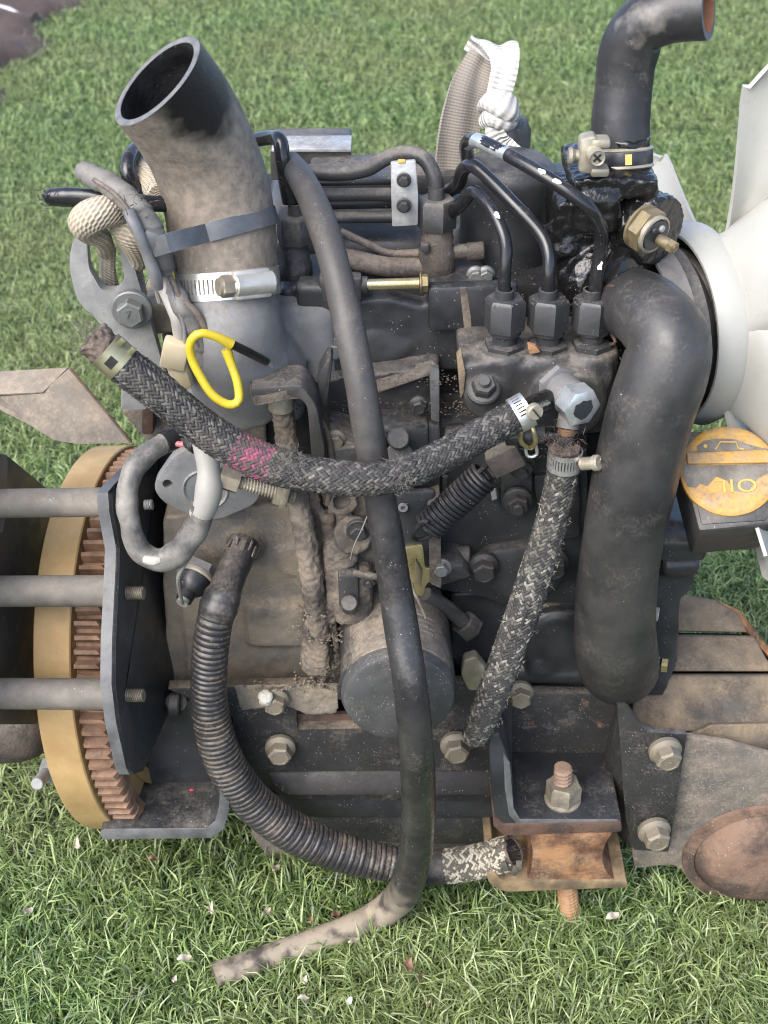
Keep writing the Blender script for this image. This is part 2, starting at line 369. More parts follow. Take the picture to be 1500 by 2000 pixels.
# bolts share a few unit meshes, axis +Z, head top at z=0, radius 1
def unit_bolt(kind):
    b = MB()
    if kind == 'flange':
        b.lathe((0, 0, -1.3), (0, 0, 1), [(0, -.5), (1.42, -.5), (1.45, -.06), (1.3, .12), (1.0, .26)], 24)
        b.hexa((0, 0, -1.2), (0, 0, 1), 1.12, 1.15, ch=.14); b.lathe((0, 0, -.05), (0, 0, 1), [(.86, 0), (.84, .05), (.72, .05), (.68, -.03), (0, -.03)], 20)
    elif kind == 'washer':
        b.lathe((0, 0, -1.1), (0, 0, 1), [(0, -.5), (1.6, -.5), (1.62, .02), (1.5, .1), (1.0, .1)], 24)
        b.hexa((0, 0, -1.05), (0, 0, 1), 1.12, 1.05, ch=.16)
        b.lathe((0, 0, -.02), (0, 0, 1), [(.8, 0), (.6, .03), (0, .03)], 16)
    elif kind == 'nut':
        b.lathe((0, 0, -1.2), (0, 0, 1), [(0, -.4), (1.5, -.4), (1.52, .0), (1.35, .15), (1.0, .22)], 24)
        b.hexa((0, 0, -1.1), (0, 0, 1), 1.12, 1.1, ch=.2); b.thread((0, 0, -.2), (0, 0, .55), .55, .2, n=12)
    return b
BOLT_MESH = {}
def bolt(px, py, Y, rpx, m='bolt_tan', kind='flange', ax=(0, -1, 0), spin=None, parent=None, name='bolt', label=None):
    key = (kind, m)
    if key not in BOLT_MESH: BOLT_MESH[key] = mesh('bolt_head', unit_bolt(kind), m, 30, True)
    p = P(px, py, Y); s = rpx*K(p); q = Vector(ax).to_track_quat('Z', 'Y') @ Quaternion((0, 0, 1), random.uniform(0, 1.05) if spin is None else spin)
    o = bpy.data.objects.new(name, BOLT_MESH[key]); link(o, parent or ENG, Matrix.LocRotScale(p, q, Vector((s, s, s))))
    if label: o['label'] = label
    return o
def text_mesh(name, body, size, depth, m):
    c = bpy.data.curves.new(name, 'FONT'); c.body = body; c.size = size; c.extrude = depth; c.align_x = 'CENTER'; c.align_y = 'CENTER'; c.resolution_u = 3; c.space_character = 1.1
    o = bpy.data.objects.new(name, c); COL.objects.link(o); dg = bpy.context.evaluated_depsgraph_get()
    me = bpy.data.meshes.new_from_object(o.evaluated_get(dg)); bpy.data.objects.remove(o); bpy.data.curves.remove(c); me.materials.clear(); me.materials.append(MATS[m]); return me
def braid(name, pp, parent, mats='braid', n=24, dstep=.0017, amp=.00040, w=.00112, th=.00075, white=.12, zones=None):
    """woven sleeve: over-two-under-two strands in both directions round a hose"""
    pts, rad, s = path(pp, dstep/2); T, U, W = frames(pts); N = len(pts); S = np.array([list(p) for p in pts]); Ua = np.array([list(p) for p in U]); Wa = np.array([list(p) for p in W]); Ta = np.array([list(p) for p in T])
    R = np.array(rad); V = []; F = []; RN = []; MI = []; i = np.arange(N); mcross = i/2.0; om = math.pi/(n*dstep)   # theta advance per metre
    cs = [(-1, -.1), (-.62, .75), (0, 1), (.62, .75), (1, -.1)]
    jit = RNG.normal(0, .00016, (2, n, N))
    for d in (1, -1):
        for k in range(n):
            th0 = 2*math.pi*k/n; ang = th0 + d*om*s
            x = (mcross + 2*k) if d == 1 else (2*k - mcross)
            g = np.cos(2*math.pi*(x-.5)/4); rr = R + d*amp*g - .0004 + jit[0 if d == 1 else 1, k]
            er = Ua*np.cos(ang)[:, None]+Wa*np.sin(ang)[:, None]; et = -Ua*np.sin(ang)[:, None]+Wa*np.cos(ang)[:, None]
            c = S+er*rr[:, None]; dr = Ta + et*(d*om*R)[:, None]; dr /= np.linalg.norm(dr, axis=1)[:, None]; sd = np.cross(er, dr)
            o = len(V)//1; base = sum(len(a) for a in V) if False else o
            rv = np.repeat(np.where(RNG.random(N//5+1) < white, 1.0, RNG.random(N//5+1)*.75), 5)[:N]
            arr = np.stack([c+sd*(w*a)+er*(th*b) for a, b in cs], 1).reshape(-1, 3)
            V.extend(arr.tolist()); RN.extend(np.repeat(rv, 5).tolist())
            for q in range(N-1):
                mi = 0
                if zones:
                    for a, b, zi in zones:
                        if a <= q/N <= b: mi = zi
                for e in range(4): F.append((o+q*5+e, o+q*5+e+1, o+(q+1)*5+e+1, o+(q+1)*5+e)); MI.append(mi)
    me = bpy.data.meshes.new(name); me.from_pydata(V, [], F)
    for k in ([mats] if isinstance(mats, str) else mats): me.materials.append(MATS[k])
    me.polygons.foreach_set('material_index', MI)
    me.attributes.new('rnd', 'FLOAT', 'POINT').data.foreach_set('value', np.array(RN, np.float32)); me.polygons.foreach_set('use_smooth', [True]*len(F))
    o = bpy.data.objects.new(name, me); link(o, parent); o['kind'] = 'stuff'; return o
def fuzz(mb, p, n, ln, spread, ax=None, w=.00013):
    for _ in range(n):
        a = Vector(RNG.normal(0, 1, 3)); a.normalize()
        if ax is not None: a = (a*.7+Vector(ax).normalized()).normalized()
        q = Vector(p)+Vector(RNG.normal(0, spread, 3)); L = ln*RNG.uniform(.4, 1.2); b = Vector(RNG.normal(0, 1, 3)).normalized(); mid = q+a*L*.5+b*L*.18; e = q+a*L+b*L*.1
        sd = a.cross(b).normalized()*w
        mb.add([q-sd, q+sd, mid-sd*.8, mid+sd*.8, e], [(0, 1, 3, 2), (2, 3, 4)])
def frame_mat(o, n, right=(1, 0, 0)):
    """matrix with local +Z = n, local +X near right"""
    n = Vector(n).normalized(); x = Vector(right); x = (x-n*x.dot(n)).normalized(); y = n.cross(x)
    return Matrix(((x.x, y.x, n.x, o[0]), (x.y, y.y, n.y, o[1]), (x.z, y.z, n.z, o[2]), (0, 0, 0, 1)))
# ---------------- ground ----------------
def ground_sheet():
    m = bpy.data.materials.new('turf_soil'); m.use_nodes = True; t = m.node_tree; b = t.nodes['Principled BSDF']
    n = t.nodes.new('ShaderNodeTexNoise'); n.inputs['Scale'].default_value = 60; n.inputs['Detail'].default_value = 6
    tc = t.nodes.new('ShaderNodeTexCoord'); t.links.new(tc.outputs['Object'], n.inputs['Vector'])
    r = t.nodes.new('ShaderNodeValToRGB'); r.color_ramp.elements[0].color = (.012, .016, .008, 1); r.color_ramp.elements[1].color = (.045, .06, .022, 1)
    r.color_ramp.elements[0].position = .3; r.color_ramp.elements[1].position = .7
    t.links.new(n.outputs['Fac'], r.inputs[0]); t.links.new(r.outputs[0], b.inputs['Base Color']); b.inputs['Roughness'].default_value = .95
    MATS['turf_soil'] = m
    xs = np.unique(np.r_[np.linspace(-60, -4, 8), np.linspace(-4, 4, 41), np.linspace(4, 60, 8)]); ys = np.unique(np.r_[np.linspace(-20, -1, 5), np.linspace(-1, 6, 36), np.linspace(6, 90, 10)])
    mb = MB(); mb.strip([[Vector((x, y, 0)) for x in xs] for y in ys])
    o = obj('lawn', mb, 'turf_soil'); o['kind'] = 'structure'
    # bare earth beyond the edge of the lawn
    mat('earth', (.030, .021, .017), (.085, .058, .046), nsc=9, rough=.95, bump=1.0, bsc=60, dirty=.3)
    A, B = G(-10, 178), G(152, -6); d = (B-A).normalized(); nrm = Vector((-d.y, d.x, 0)); mb = MB(); rows = []
    for i in range(-30, 61):
        row = []
        for k in range(26):
            p = A + d*(i*.06) + nrm*(k*.055 - .015 + .05*math.sin(i*.9)*(k == 0) + random.uniform(-.02, .02)*(k == 0))
            row.append(Vector((p.x, p.y, .006 + (.012+random.uniform(0, .028))*(k > 0))))
        rows.append(row)
    mb.strip(rows); e = obj('bare_earth', mb, 'earth'); e['kind'] = 'structure'
    return A, nrm
EA, EN = ground_sheet()
mb = MB(); a, b_ = G(-6, 12, .03), G(68, 50, .012); pts, rad, _ = spline([(a, .006), (a.lerp(b_, .5)+Vector((0, 0, .01)), .006), (b_, .004)], .05)
mb.tube(pts, rad, 6); mat('pale_stick', (.42, .41, .40), rough=.7); tag(obj('stick', mb, 'pale_stick'), 'thin pale stick lying on the bare dark earth', 'stick')

ENG = thing('diesel_engine', 'used black three-cylinder diesel engine covered in dust, standing on its sump on the lawn', 'engine', (0, .17, 0))
E = ENG
# ---------------- block and large castings ----------------
mb = MB(); z1 = P(0, 560, .085).z
mb.box((.02, .20, (z1+.10)/2), (.36, .22, z1-.10), bev=.004); obj('engine_block', mb, 'core_dark', E)
# rocker cover
mb = MB(); mb.box((.035, .225, .50), (.255, .17, .11), bev=.012)
mb.cyl(P(985, 520, .145)-Vector((0, 0, .01)), P(985, 520, .145)+Vector((0, 0, .083)), 92*K(P(985, 430, .145)), 32, ch=.25)
rc = fused('rocker_cover', mb, 'paint', E, .003, 4)
mb = MB(); PL(mb, [(528, 292), (684, 291), (684, 352), (528, 352)], .235, .05, .003, 6); mb.m = 1; PL(mb, [(530, 290), (686, 289), (686, 298), (530, 298)], .233, .03, .001); obj('lifting_plate', mb, ['paint_dusty', 'alu_bright'], E, label='rear plate with a worn silver edge')
mb = MB(); PL(mb, [(600, 348), (800, 340), (1080, 345), (1080, 380), (600, 386)], .19, .05, .004); obj('manifold_flange', mb, 'paint_dusty', E)
for y, yy, rr, x0 in ((380, .135, 13, 590), (424, .135, 12, 600)):
    mb = MB(); mb.cyl(P(x0, y+1, yy), P(815, y-1, yy), rr*K(P(700, y, yy)), 14); obj('rail', mb, 'pipe_dusty', E)
for y0, y1 in ((352, 366), (394, 412)):
    mb = MB(); PL(mb, [(596, y0), (770, y0-3), (770, y1-3), (596, y1)], .142, .02, .002); obj('rib', mb, 'paint', E)
# cylinder head front: grey wall below the injectors
mb = MB()
PL(mb, rpoly([(545, 566), (640, 560), (660, 600), (700, 585), (760, 580), (835, 600), (838, 562), (952, 556), (955, 700), (900, 725), (640, 728), (545, 700)], 8), .075, .06, .006)
mb.lathe(P(735, 640, .10), (0, -1, .35), [(0, 0), (.05, 0), (.047, .012), (.03, .024), (0, .028)], 24, sq=.7)
mb.lathe(P(650, 690, .085), (0, -1, 0), [(0, 0), (.016, 0), (.014, .018), (0, .02)], 16)
mb.box(P(620, 585, .075), (.028, .02, .03), bev=.003)
fused('cylinder_head', mb, 'paint', E, .0022, 3, .0006)
bolt(652, 690, .06, 15, 'bolt_grey', 'washer')
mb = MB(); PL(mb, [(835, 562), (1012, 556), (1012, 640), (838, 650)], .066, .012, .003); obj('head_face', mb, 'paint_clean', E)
mb = MB(); PL(mb, [(898, 562), (912, 562), (920, 620), (922, 655), (908, 655), (903, 610)], .0655, .002, .0005); obj('dirt_streak', mb, 'grime', E)
for x in (925, 945): bolt(x+5, 545, .085, 13, 'bolt_grey', 'flange')
mb = MB(); PL(mb, [(900, 500), (975, 492), (985, 535), (905, 538)], .12, .02, .004); fused('sealant', mb, 'alu_bright', E, .002, 2, .006, TEX2, label='crusty pale sealant')
# long bolt lying across the head
mb = MB(); a, c = P(716, 556, .07), P(820, 553, .07); k = K(a)
mb.cyl(a, c, 11*k, 16); obj('long_bolt', mb, 'chromate', E)
mb = MB(); d = (c-a).normalized(); mb.lathe(c, d, [(0, 0), (21*k, 0), (21*k, 3*k), (16*k, 5*k)], 18); mb.hexa(c, d, 18*k, 17*k, spin=.4); obj('bolt_head', mb, 'brass', E)
mb = MB(); mb.cyl(P(640, 560, .072), P(720, 556, .072), 17*k, 14); mb.box(P(665, 562, .072), (.03, .014, .02), bev=.003); obj('bolt_boss', mb, 'paint_dusty', E)
# ---------------- injectors ----------------
def injector(px, y, s, Y, m1, m2, lab):
    t = MB(); p = lambda yy, dx=0: P(px+dx, yy, Y); k = K(p(y))
    hx = MB(); hx.hexa(p(y+40*s), (0, 0, 1), 40*s*k, 52*s*k*1.12, spin=.3); hx.lathe(p(y-12*s), (0, 0, 1), [(17*s*k, 0), (16*s*k, 26*s*k), (13*s*k, 27*s*k)], 18)
    root = obj('injector', hx, m1, E, label=lab)
    t.lathe(p(y+150*s), (0, 0, 1), [(0, 0), (34*s*k, 0), (34*s*k, 20*s*k), (37*s*k, 24*s*k), (37*s*k, 72*s*k), (32*s*k, 80*s*k), (33*s*k, 98*s*k), (30*s*k, 104*s*k), (31*s*k, 122*s*k), (0, 126*s*k)], 22); obj('body', t, m2, root)
    return root
inj = injector(852, 402, 1.0, .105, 'pipe_dusty', 'grime_dark', 'right injector thick with caked dirt')
mb = MB(); mb.cyl(P(885, 492, .105), P(944, 489, .105), 15*K(P(900, 490, .1)), 16); mb.cyl(P(912, 492, .105), P(946, 489, .105), 18*K(P(900, 490, .1)), 16); obj('return_stub', mb, 'grime_dark', inj)
inj2 = injector(578, 432, .95, .10, 'pipe_dusty', 'paint_dusty', 'left injector beside the air hose')
# leak-off hose between the injectors
pts, rad, _ = path([(640, 500, .10, 20), (690, 508, .10, 20), (760, 522, .10, 20), (845, 522, .105, 19)])
mb = MB(); mb.tube(pts, rad, 16); tag(obj('return_hose', mb, 'rubber_dust'), 'short dusty rubber return hose between the two injectors', 'hose')
pts, rad, _ = path([(664, 452, .11, 8), (720, 478, .11, 8), (760, 496, .11, 9), (830, 494, .11, 9)]); mb = MB(); mb.tube(pts, rad, 10); tag(obj('thin_hose', mb, 'rubber_dust'), 'thin dark line running just above the short return hose', 'hose')
mb = MB(); PL(mb, [(822, 478), (838, 478), (838, 494), (822, 494)], .09, .006, .0008); obj('hose_clip', mb, 'paint_dusty', inj)
# bracket plate with two screws
mb = MB(); PL(mb, [(763, 318), (812, 314), (817, 380), (816, 440), (766, 443), (764, 380)], .095, .004, .001, 4); br = obj('clamp_plate', mb, 'alu_bright', E, label='pale bare aluminium strip with two dark screws')
for y in (356, 406): bolt(789, y, .088, 9, 'bolt_black', 'washer', parent=br, name='screw')
mb = MB(); PL(mb, [(777, 313), (792, 313), (792, 320), (777, 320)], .094, .003, .0006); obj('paint_dab', mb, 'orange_letter', br)
# ---------------- injection pump ----------------
pump = MB()
PL(pump, rpoly([(896, 715), (935, 708), (1000, 712), (1130, 712), (1195, 705), (1202, 735), (1190, 770), (1080, 805), (915, 805), (900, 770)], 10), .012, .075, .008)
for x in (982, 1066, 1152): pump.lathe(P(x, 695, .03), (0, 0, 1), [(0, -.05), (.020, -.05), (.0195, .004), (.018, .007), (0, .007)], 24)
pump.lathe(P(1098, 760, .03), (.12, -1, .1), [(0, 0), (.026, 0), (.026, .024), (.022, .03), (0, .03)], 28)
pump.lathe(P(948, 765, .02), (0, -1, .1), [(0, 0), (.017, 0), (.015, .012), (0, .014)], 20)
IP = fused('injection_pump', pump, 'paint_dusty', E, .0018, 3, .0006)
mb = MB(); PL(mb, [(892, 700), (902, 690), (910, 730), (906, 770), (899, 780)], .010, .01, .001); obj('gasket_edge', mb, 'tan_rib', IP, label='ochre gasket edge')
for x, yb, m in ((984, 686, 'paint'), (1068, 686, 'paint'), (1154, 684, 'paint')):
    Y = .030; k = K(P(x, yb, Y)); o = P(x, yb+4, Y)
    mb = MB(); mb.hexa(o, (0, 0, 1), 40*k, 26*k, spin=.12); mb.lathe(o, (0, 0, 1), [(24*k, 26*k), (24*k, 40*k), (32*k, 46*k), (33*k, 86*k), (30*k, 92*k)], 24)
    dv = obj('delivery_valve', mb, 'paint', IP)
    mb = MB(); mb.hexa(P(x+1, 640, Y), (0, 0, 1), 40*k, 64*k, spin=.22, ch=.1); mb.lathe(P(x+1, 588, Y), (0, 0, 1), [(34*k, -1*k), (19*k, 1*k), (18*k, 24*k), (14*k, 25*k)], 20)
    obj('union_nut', mb, 'paint', IP)
mb = MB(); k = K(P(1040, 690, .0)); PL(mb, [(1030, 672), (1046, 676), (1056, 688), (1034, 692)], .0142, .004, .0006, 4); obj('rust_patch', mb, 'rust', IP)
bolt(946, 748, -.006, 22, 'bolt_black', 'nut', (0, -.55, .8), parent=IP, name='nut')
# injector pipes
def pipe(pp, m, lab, name='injector_pipe'):
    pts, rad, _ = path(pp, .0025); mb = MB(); mb.tube(pts, rad, 16); o = obj(name, mb, m, E, label=lab); return o, pts, rad
p1, a1, r1 = pipe([(985, 600, .03, 13), (985, 540, .03, 13), (988, 480, .035, 13), (972, 432, .045, 13), (945, 390, .06, 13), (924, 374, .075, 13), (906, 392, .085, 14), (884, 412, .10, 14), (866, 418, .11, 14)], 'pipe', 'shortest of the three fuel pipes from the pump')
p2, a2, r2 = pipe([(1070, 600, .03, 13.5), (1071, 545, .03, 13.5), (1072, 498, .035, 13.5), (1055, 455, .045, 13.5), (1000, 395, .06, 13.5), (945, 340, .08, 13.5), (920, 323, .09, 14), (903, 335, .10, 14), (896, 358, .11, 14), (872, 376, .12, 14)], 'pipe', 'middle of the three fuel pipes from the pump')
p3, a3, r3 = pipe([(1162, 600, .03, 14), (1164, 550, .03, 14), (1174, 480, .032, 14), (1172, 440, .026, 14), (1140, 397, .022, 14), (1060, 342, .034, 14), (980, 296, .058, 14), (932, 274, .08, 14), (912, 280, .10, 14), (912, 305, .14, 14)], 'pipe', 'longest of the three fuel pipes, chipped bare at its upper end')
pts, rad, _ = path([(992, 302.5, .0535, 14.3), (960, 286.5, .066, 14.5), (932, 274.5, .08, 14.7), (914, 279, .098, 14.6)], .002)
mb = MB(); mb.tube(pts, rad, 16, rfun=lambda L, a: 1.0+.015*math.sin(L*900+a*3)); obj('bare_metal', mb, 'chrome', p3)
for q, k0, aa in ((a3, .46, .9), (a1, .42, 1.0), (a3, .42, .6), (a3, .13, .5)):
    i = int(len(q)*k0); mb = MB(); n = CAM-q[i]; n.normalize(); t = (q[i+2]-q[i]).normalized(); n = (n-t*n.dot(t)).normalized(); w = t.cross(n); rr = .0052
    vs = [];
    for j in range(11):
        an = 2*math.pi*j/11; u = math.cos(an)*.0036*random.uniform(.5, 1.15); v = math.sin(an)*.4*random.uniform(.4, 1.1)+.3
        vs.append(q[i]+t*u+(n*math.cos(v)+w*math.sin(v))*rr)
    mb.add(vs, [tuple(range(11))]); mat('chip_white', (.6, .6, .58), rough=.6) if 'chip_white' not in MATS else 0
    obj('paint_chip', mb, 'chip_white', p1 if q is a1 else p3, recalc=False)
pipe([(852, 395, .105, 15), (850, 350, .105, 15), (828, 310, .11, 15), (790, 299, .115, 15), (752, 310, .118, 15), (715, 331, .12, 15), (660, 339, .125, 15), (600, 336, .13, 15)], 'pipe_dusty', 'arched fuel pipe to the right injector')
pipe([(566, 395, .10, 15), (558, 350, .10, 15), (552, 310, .10, 15), (547, 276, .105, 15), (532, 268, .12, 15), (490, 274, .14, 14)], 'pipe', 'hooked glossy fuel pipe to the left injector')
pipe([(290, 268, .15, 14), (268, 288, .13, 15), (252, 310, .11, 15), (250, 340, .10, 15), (268, 368, .10, 14), (300, 392, .10, 13)], 'pipe', 'glossy black loop of pipe behind the wiring')
# ---------------- intake neck under the air hose ----------------
mb = MB()
pts, rad, _ = path([(442, 540, .048, 98), (446, 590, .042, 99), (452, 640, .036, 100), (462, 690, .040, 106), (490, 740, .055, 118)], .006); mb.tube(pts, rad, 36)
mb.box(P(560, 660, .085), (.075, .05, .075), bev=.012); mb.box(P(430, 700, .085), (.07, .05, .03), bev=.01); mb.box(P(470, 770, .075), (.095, .04, .03), bev=.008)
fused('intake_neck', mb, 'steel_grey', E, .0026, 6, .0008)
mb = MB(); PL(mb, rpoly([(268, 600), (345, 590), (350, 650), (300, 655), (270, 640)], 8), .06, .05, .004); fused('head_boss', mb, 'tan_cast', E, .002, 2)
# ---------------- thermostat housing ----------------
mb = MB(); k = K(P(1200, 400, .08))
PL(mb, rpoly([(1118, 352), (1190, 345), (1288, 352), (1286, 388), (1118, 392)], 8), .045, .07, .004)
mb.lathe(P(1213, 350, .08), (0, 0, 1), [(0, -.03), (50*k, -.03), (49*k, .012), (47*k, .03), (0, .03)], 28)
PL(mb, rpoly([(1090, 395), (1285, 388), (1250, 450), (1240, 560), (1090, 560), (1080, 450)], 16), .06, .06, .008)
mb.lathe(P(1160, 545, .075), (.25, -1, .15), [(0, 0), (.028, 0), (.028, .02), (.02, .026), (0, .026)], 24)
mb.lathe(P(1258, 440, .06), (.62, -.72, -.05), [(0, -.01), (.024, -.01), (.024, .014), (0, .014)], 24)
mb.cyl(P(1110, 500, .07), P(1085, 430, .08), .016); mb.box(P(1165, 410, .05), (.03, .02, .03), bev=.006)
TH = fused('thermostat_housing', mb, 'oily', E, .0018, 2, .003, TEX2)
for x, y in ((1158, 346), (1268, 352)): bolt(x, y-4, .062, 14, 'bolt_grey' if x < 1200 else 'bolt_black', 'flange', (0, -.15, 1), parent=TH)
mb = MB(); mb.lathe(P(1222, 552, .06), (.75, -.62, .1), [(0, 0), (.033, 0), (.036, .004), (.036, .012), (.03, .016), (0, .016)], 28); obj('outlet_flange', mb, 'oily', TH)
# temperature sensor
d = Vector((.60, -.78, -.16)).normalized(); o0 = P(1250, 440, .04); k = K(o0)*.9
mb = MB(); mb.lathe(o0, d, [(0, 0), (50*k, 0), (50*k, 6*k), (42*k, 10*k), (0, 10*k)], 28); mb.hexa(o0+d*9*k, d, 50*k, 30*k, spin=.35, ch=.15); se = obj('temperature_sensor', mb, 'brass', E)
mb = MB(); mb.lathe(o0+d*39*k, d, [(42*k, -2*k), (43*k, 8*k), (39*k, 10*k), (37*k, 5*k), (0, 5*k)], 28); obj('rim', mb, 'zinc_dirty', se)
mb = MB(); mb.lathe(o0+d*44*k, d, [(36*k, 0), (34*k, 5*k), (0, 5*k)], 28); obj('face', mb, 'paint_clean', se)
fr = frame_mat(o0+d*49*k, d); 
for u, v, r_, m in ((-10, 16, 7, 'paint'), (13, 13, 8, 'alu_bright')):
    mb = MB(); c = fr@Vector((u*k, v*k, 0)); mb.lathe(c, d, [(r_*k, -1*k), (r_*k, 4*k), (r_*.7*k, 6*k), (0, 6*k)], 14); obj('rivet', mb, m, se)
mb = MB(); c = fr@Vector((10*k, -12*k, 0)); d2 = (d+Vector((.15, 0, -.05))).normalized(); mb.lathe(c, d2, [(0, 0), (13*k, 0), (13*k, 38*k), (12*k, 40*k)], 16); mb.hexa(c+d2*30*k, d2, 15*k, 16*k); mb.lathe(c+d2*44*k, d2, [(11*k, 0), (10*k, 3*k), (6*k, 3*k), (5*k, -3*k), (0, -3*k)], 16); obj('terminal', mb, 'brass', se)
# ---------------- pulley behind the fan ----------------
FC = P(1352, 632, .09); XF = FC.x
mb = MB(); kk = K(FC); c = Vector((XF-.036, FC.y-.005, FC.z))
mb.lathe(c, (1, 0, 0), [(0, 0), (.050, 0), (.061, .004), (.063, .014), (.060, .016), (.052, .024), (.054, .034), (.063, .040), (.063, .048), (.05, .05), (0, .05)], 48); obj('fan_pulley', mb, 'paint_dusty', E); PUL = [bpy.data.objects['fan_pulley']]
mb = MB(); mb.lathe(c+Vector((-.012, 0, 0)), (1, 0, 0), [(.0635, 0), (.066, 0), (.066, .016), (.0635, .016)], 48); PUL.append(obj('pulley_rim', mb, 'steel_grey', E))
mb = MB(); mb.lathe(c+Vector((-.05, 0, 0)), (1, 0, 0), [(0, 0), (.03, 0), (.03, .05), (0, .05)], 24); obj('water_pump', mb, 'paint_dusty', E)
# fan: hollow hub and five pitched blades
def YAW(me, ang=17):
    me.transform(Matrix.Translation(FC)@Matrix.Rotation(math.radians(ang), 4, 'Z')@Matrix.Translation(-FC))
fan = MB(); R0 = .070
fan.lathe(Vector((XF-.014, FC.y, FC.z)), (1, 0, 0), [(.064, 0), (.065, -.002), (.067, -.002), (.0685, 0), (.073, .012), (.071, .020), (.04, .032), (0, .032), (0, .028), (.04, .028), (.068, .017), (.069, .011), (.066, .003), (.064, 0)], 56)
FAN = obj('cooling_fan', fan, 'fan_white', E)
YAW(FAN.data); mb = MB(); mb.lathe(Vector((XF-.040, FC.y, FC.z)), (1, 0, 0), [(0, 0), (.050, 0), (.056, .004), (.056, .030), (.044, .036), (.044, .06), (0, .06)], 40); PUL.append(obj('fan_spacer', mb, 'paint_dusty', E))
for o in PUL: YAW(o.data)
vdir = Vector((0, math.sin(PITCH), math.cos(PITCH))); edir = Vector((0, math.cos(PITCH), -math.sin(PITCH)))
def fan_sector(a0, a1, r1, tw):
    secs = []
    for i in range(19):
        a = math.radians(a0+(a1-a0)*i/18); rd = vdir*math.cos(a)+edir*math.sin(a); f = math.sin(math.pi*min(1, max(0, i/18)))**.5; row = []
        for j in range(9):
            t = j/8; r = .0665+(r1*(.55+.45*f)-.0665)*t; row.append(Vector((XF+.002+.05*t**1.15+tw*(i/18-.5)*t, FC.y, FC.z))+rd*r)
        secs.append(row)
    mb = MB(); mb.strip(secs); o = obj('blade', mb, 'fan_white', FAN, recalc=False); s = o.modifiers.new('s', 'SOLIDIFY'); s.thickness = .0026; s.offset = 0; bake(o, 50); YAW(o.data)
fan_sector(-158, -98, .185, .035); fan_sector(-104, -40, .165, .03)
for ang in (40, -44, -172, 118):
    a = math.radians(ang); rd = vdir*math.cos(a)+edir*math.sin(a); td = Vector((1, 0, 0)).cross(rd); secs = []; nr = 12
    for i in range(nr):
        t = i/(nr-1); r = R0-.004+t*.132; half = ((.012 if ang != -44 else .009)+.013*min(1, t*1.3)**1.5 - .010*max(0, t-.85)/.15)*(1.9 if ang in (-104, -172) else 1.0); pit = math.radians((34 if ang in (-104, -172) else 56)-10*t); row = []
        for j in range(9):
            u = j/8*2-1; cdn = td*math.cos(pit)+Vector((1, 0, 0))*math.sin(pit); nn = Vector((1, 0, 0))*math.cos(pit)-td*math.sin(pit)
            row.append(Vector((XF+{40: .034, -44: .020}.get(ang, .012), FC.y, FC.z))+rd*(r-.012*(1-abs(u))**0*(u*u)*(t > .9))+cdn*(u*half)+nn*(.009*(1-u*u)))
        secs.append(row)
    mb = MB(); mb.strip(secs); o = obj('blade', mb, 'fan_white', FAN, recalc=False); s = o.modifiers.new('s', 'SOLIDIFY'); s.thickness = .0026; s.offset = 0; bake(o, 50); YAW(o.data)
# ---------------- oil filler with orange cap ----------------
n = Vector((-.10, -math.cos(math.radians(54)), math.sin(math.radians(54)))).normalized(); C0 = P(1424, 917, -.01); fm = frame_mat(C0, n); k = K(C0)
def fl(u, v, h=0): return fm@Vector((u*k, v*k, h*k))
mb = MB(); mb.prism([fl(*p) for p in ((-100, 92, -14), (105, 92, -14), (105, -70, -14), (70, -112, -14), (-66, -120, -14))], -n*.052, .003); fl_o = obj('oil_filler', mb, 'paint_dusty', E)
mb = MB(); mb.prism([fl(*p) for p in ((-86, 80, -11), (100, 80, -11), (100, -66, -11), (62, -104, -11), (-60, -108, -11))], -n*.004, .0015); obj('dusty_face', mb, 'paint_dusty', fl_o)
mb = MB(); mb.lathe(fl(0, 0, -10), n, [(94*k, -6*k), (94*k, 4*k), (89*k, 9*k), (80*k, 11*k), (0, 11*k)], 48); cap = obj('filler_cap', mb, 'orange_cap', E, label='worn orange oil cap lettered upside down')
mb = MB(); mb.prism([fl(*p) for p in ((-80, 36, 0), (86, 34, 0), (86, 8, 0), (-80, 12, 0))], n*(9*k), .0012); obj('grip_bar', mb, 'orange_cap', cap)
me = text_mesh('lettering', 'OIL', 44*k, 1.6*k, 'orange_letter'); o = bpy.data.objects.new('lettering', me); link(o, cap, fm@Matrix.Translation((10*k, -34*k, 2.0*k))@Matrix.Rotation(math.pi, 4, 'Z')@Matrix.Diagonal((1.12, .9, 1, 1)))
mb = MB(); mb.prism([fl(u, v, 1.0) for u, v in ((-85, 16), (-60, 10), (84, 8), (88, -10), (70, -12), (52, -22), (30, -50), (6, -46), (-6, -24), (-26, -14), (-44, -34), (-58, -28), (-66, -36), (-82, -34), (-89, -8))], n*(1.0*k), .0003); obj('caked_dirt', mb, 'cap_dirt', cap)
mb = MB(); mb.prism([fl(u, v, 1.0) for u, v in ((-60, 38), (-58, 52), (-44, 62), (-20, 66), (14, 64), (34, 54), (62, 44), (84, 38))], n*(.8*k), .0003); obj('caked_dirt', mb, 'cap_dirt', cap)
mb = MB(); q = [fl(u, v, 2.6) for u, v in ((-24, 42), (-12, 58), (18, 56), (20, 44), (32, 40))]; mb.tube(q, 1.7*k, 6); mb.lathe(fl(-42, 50, 0), n, [(0, 0), (4*k, 0), (4*k, 4*k), (0, 4*k)], 10); obj('oil_can_symbol', mb, 'orange_letter', cap)
mb = MB(); pts, rad, _ = spline([(fl(70, 94, 0), 4*k), (fl(78, 104, 6), 4*k), (fl(90, 104, 0), 4*k), (fl(96, 92, -6), 4*k)], .003); mb.tube(pts, rad, 8); obj('wire_loop', mb, 'black_wire', fl_o)
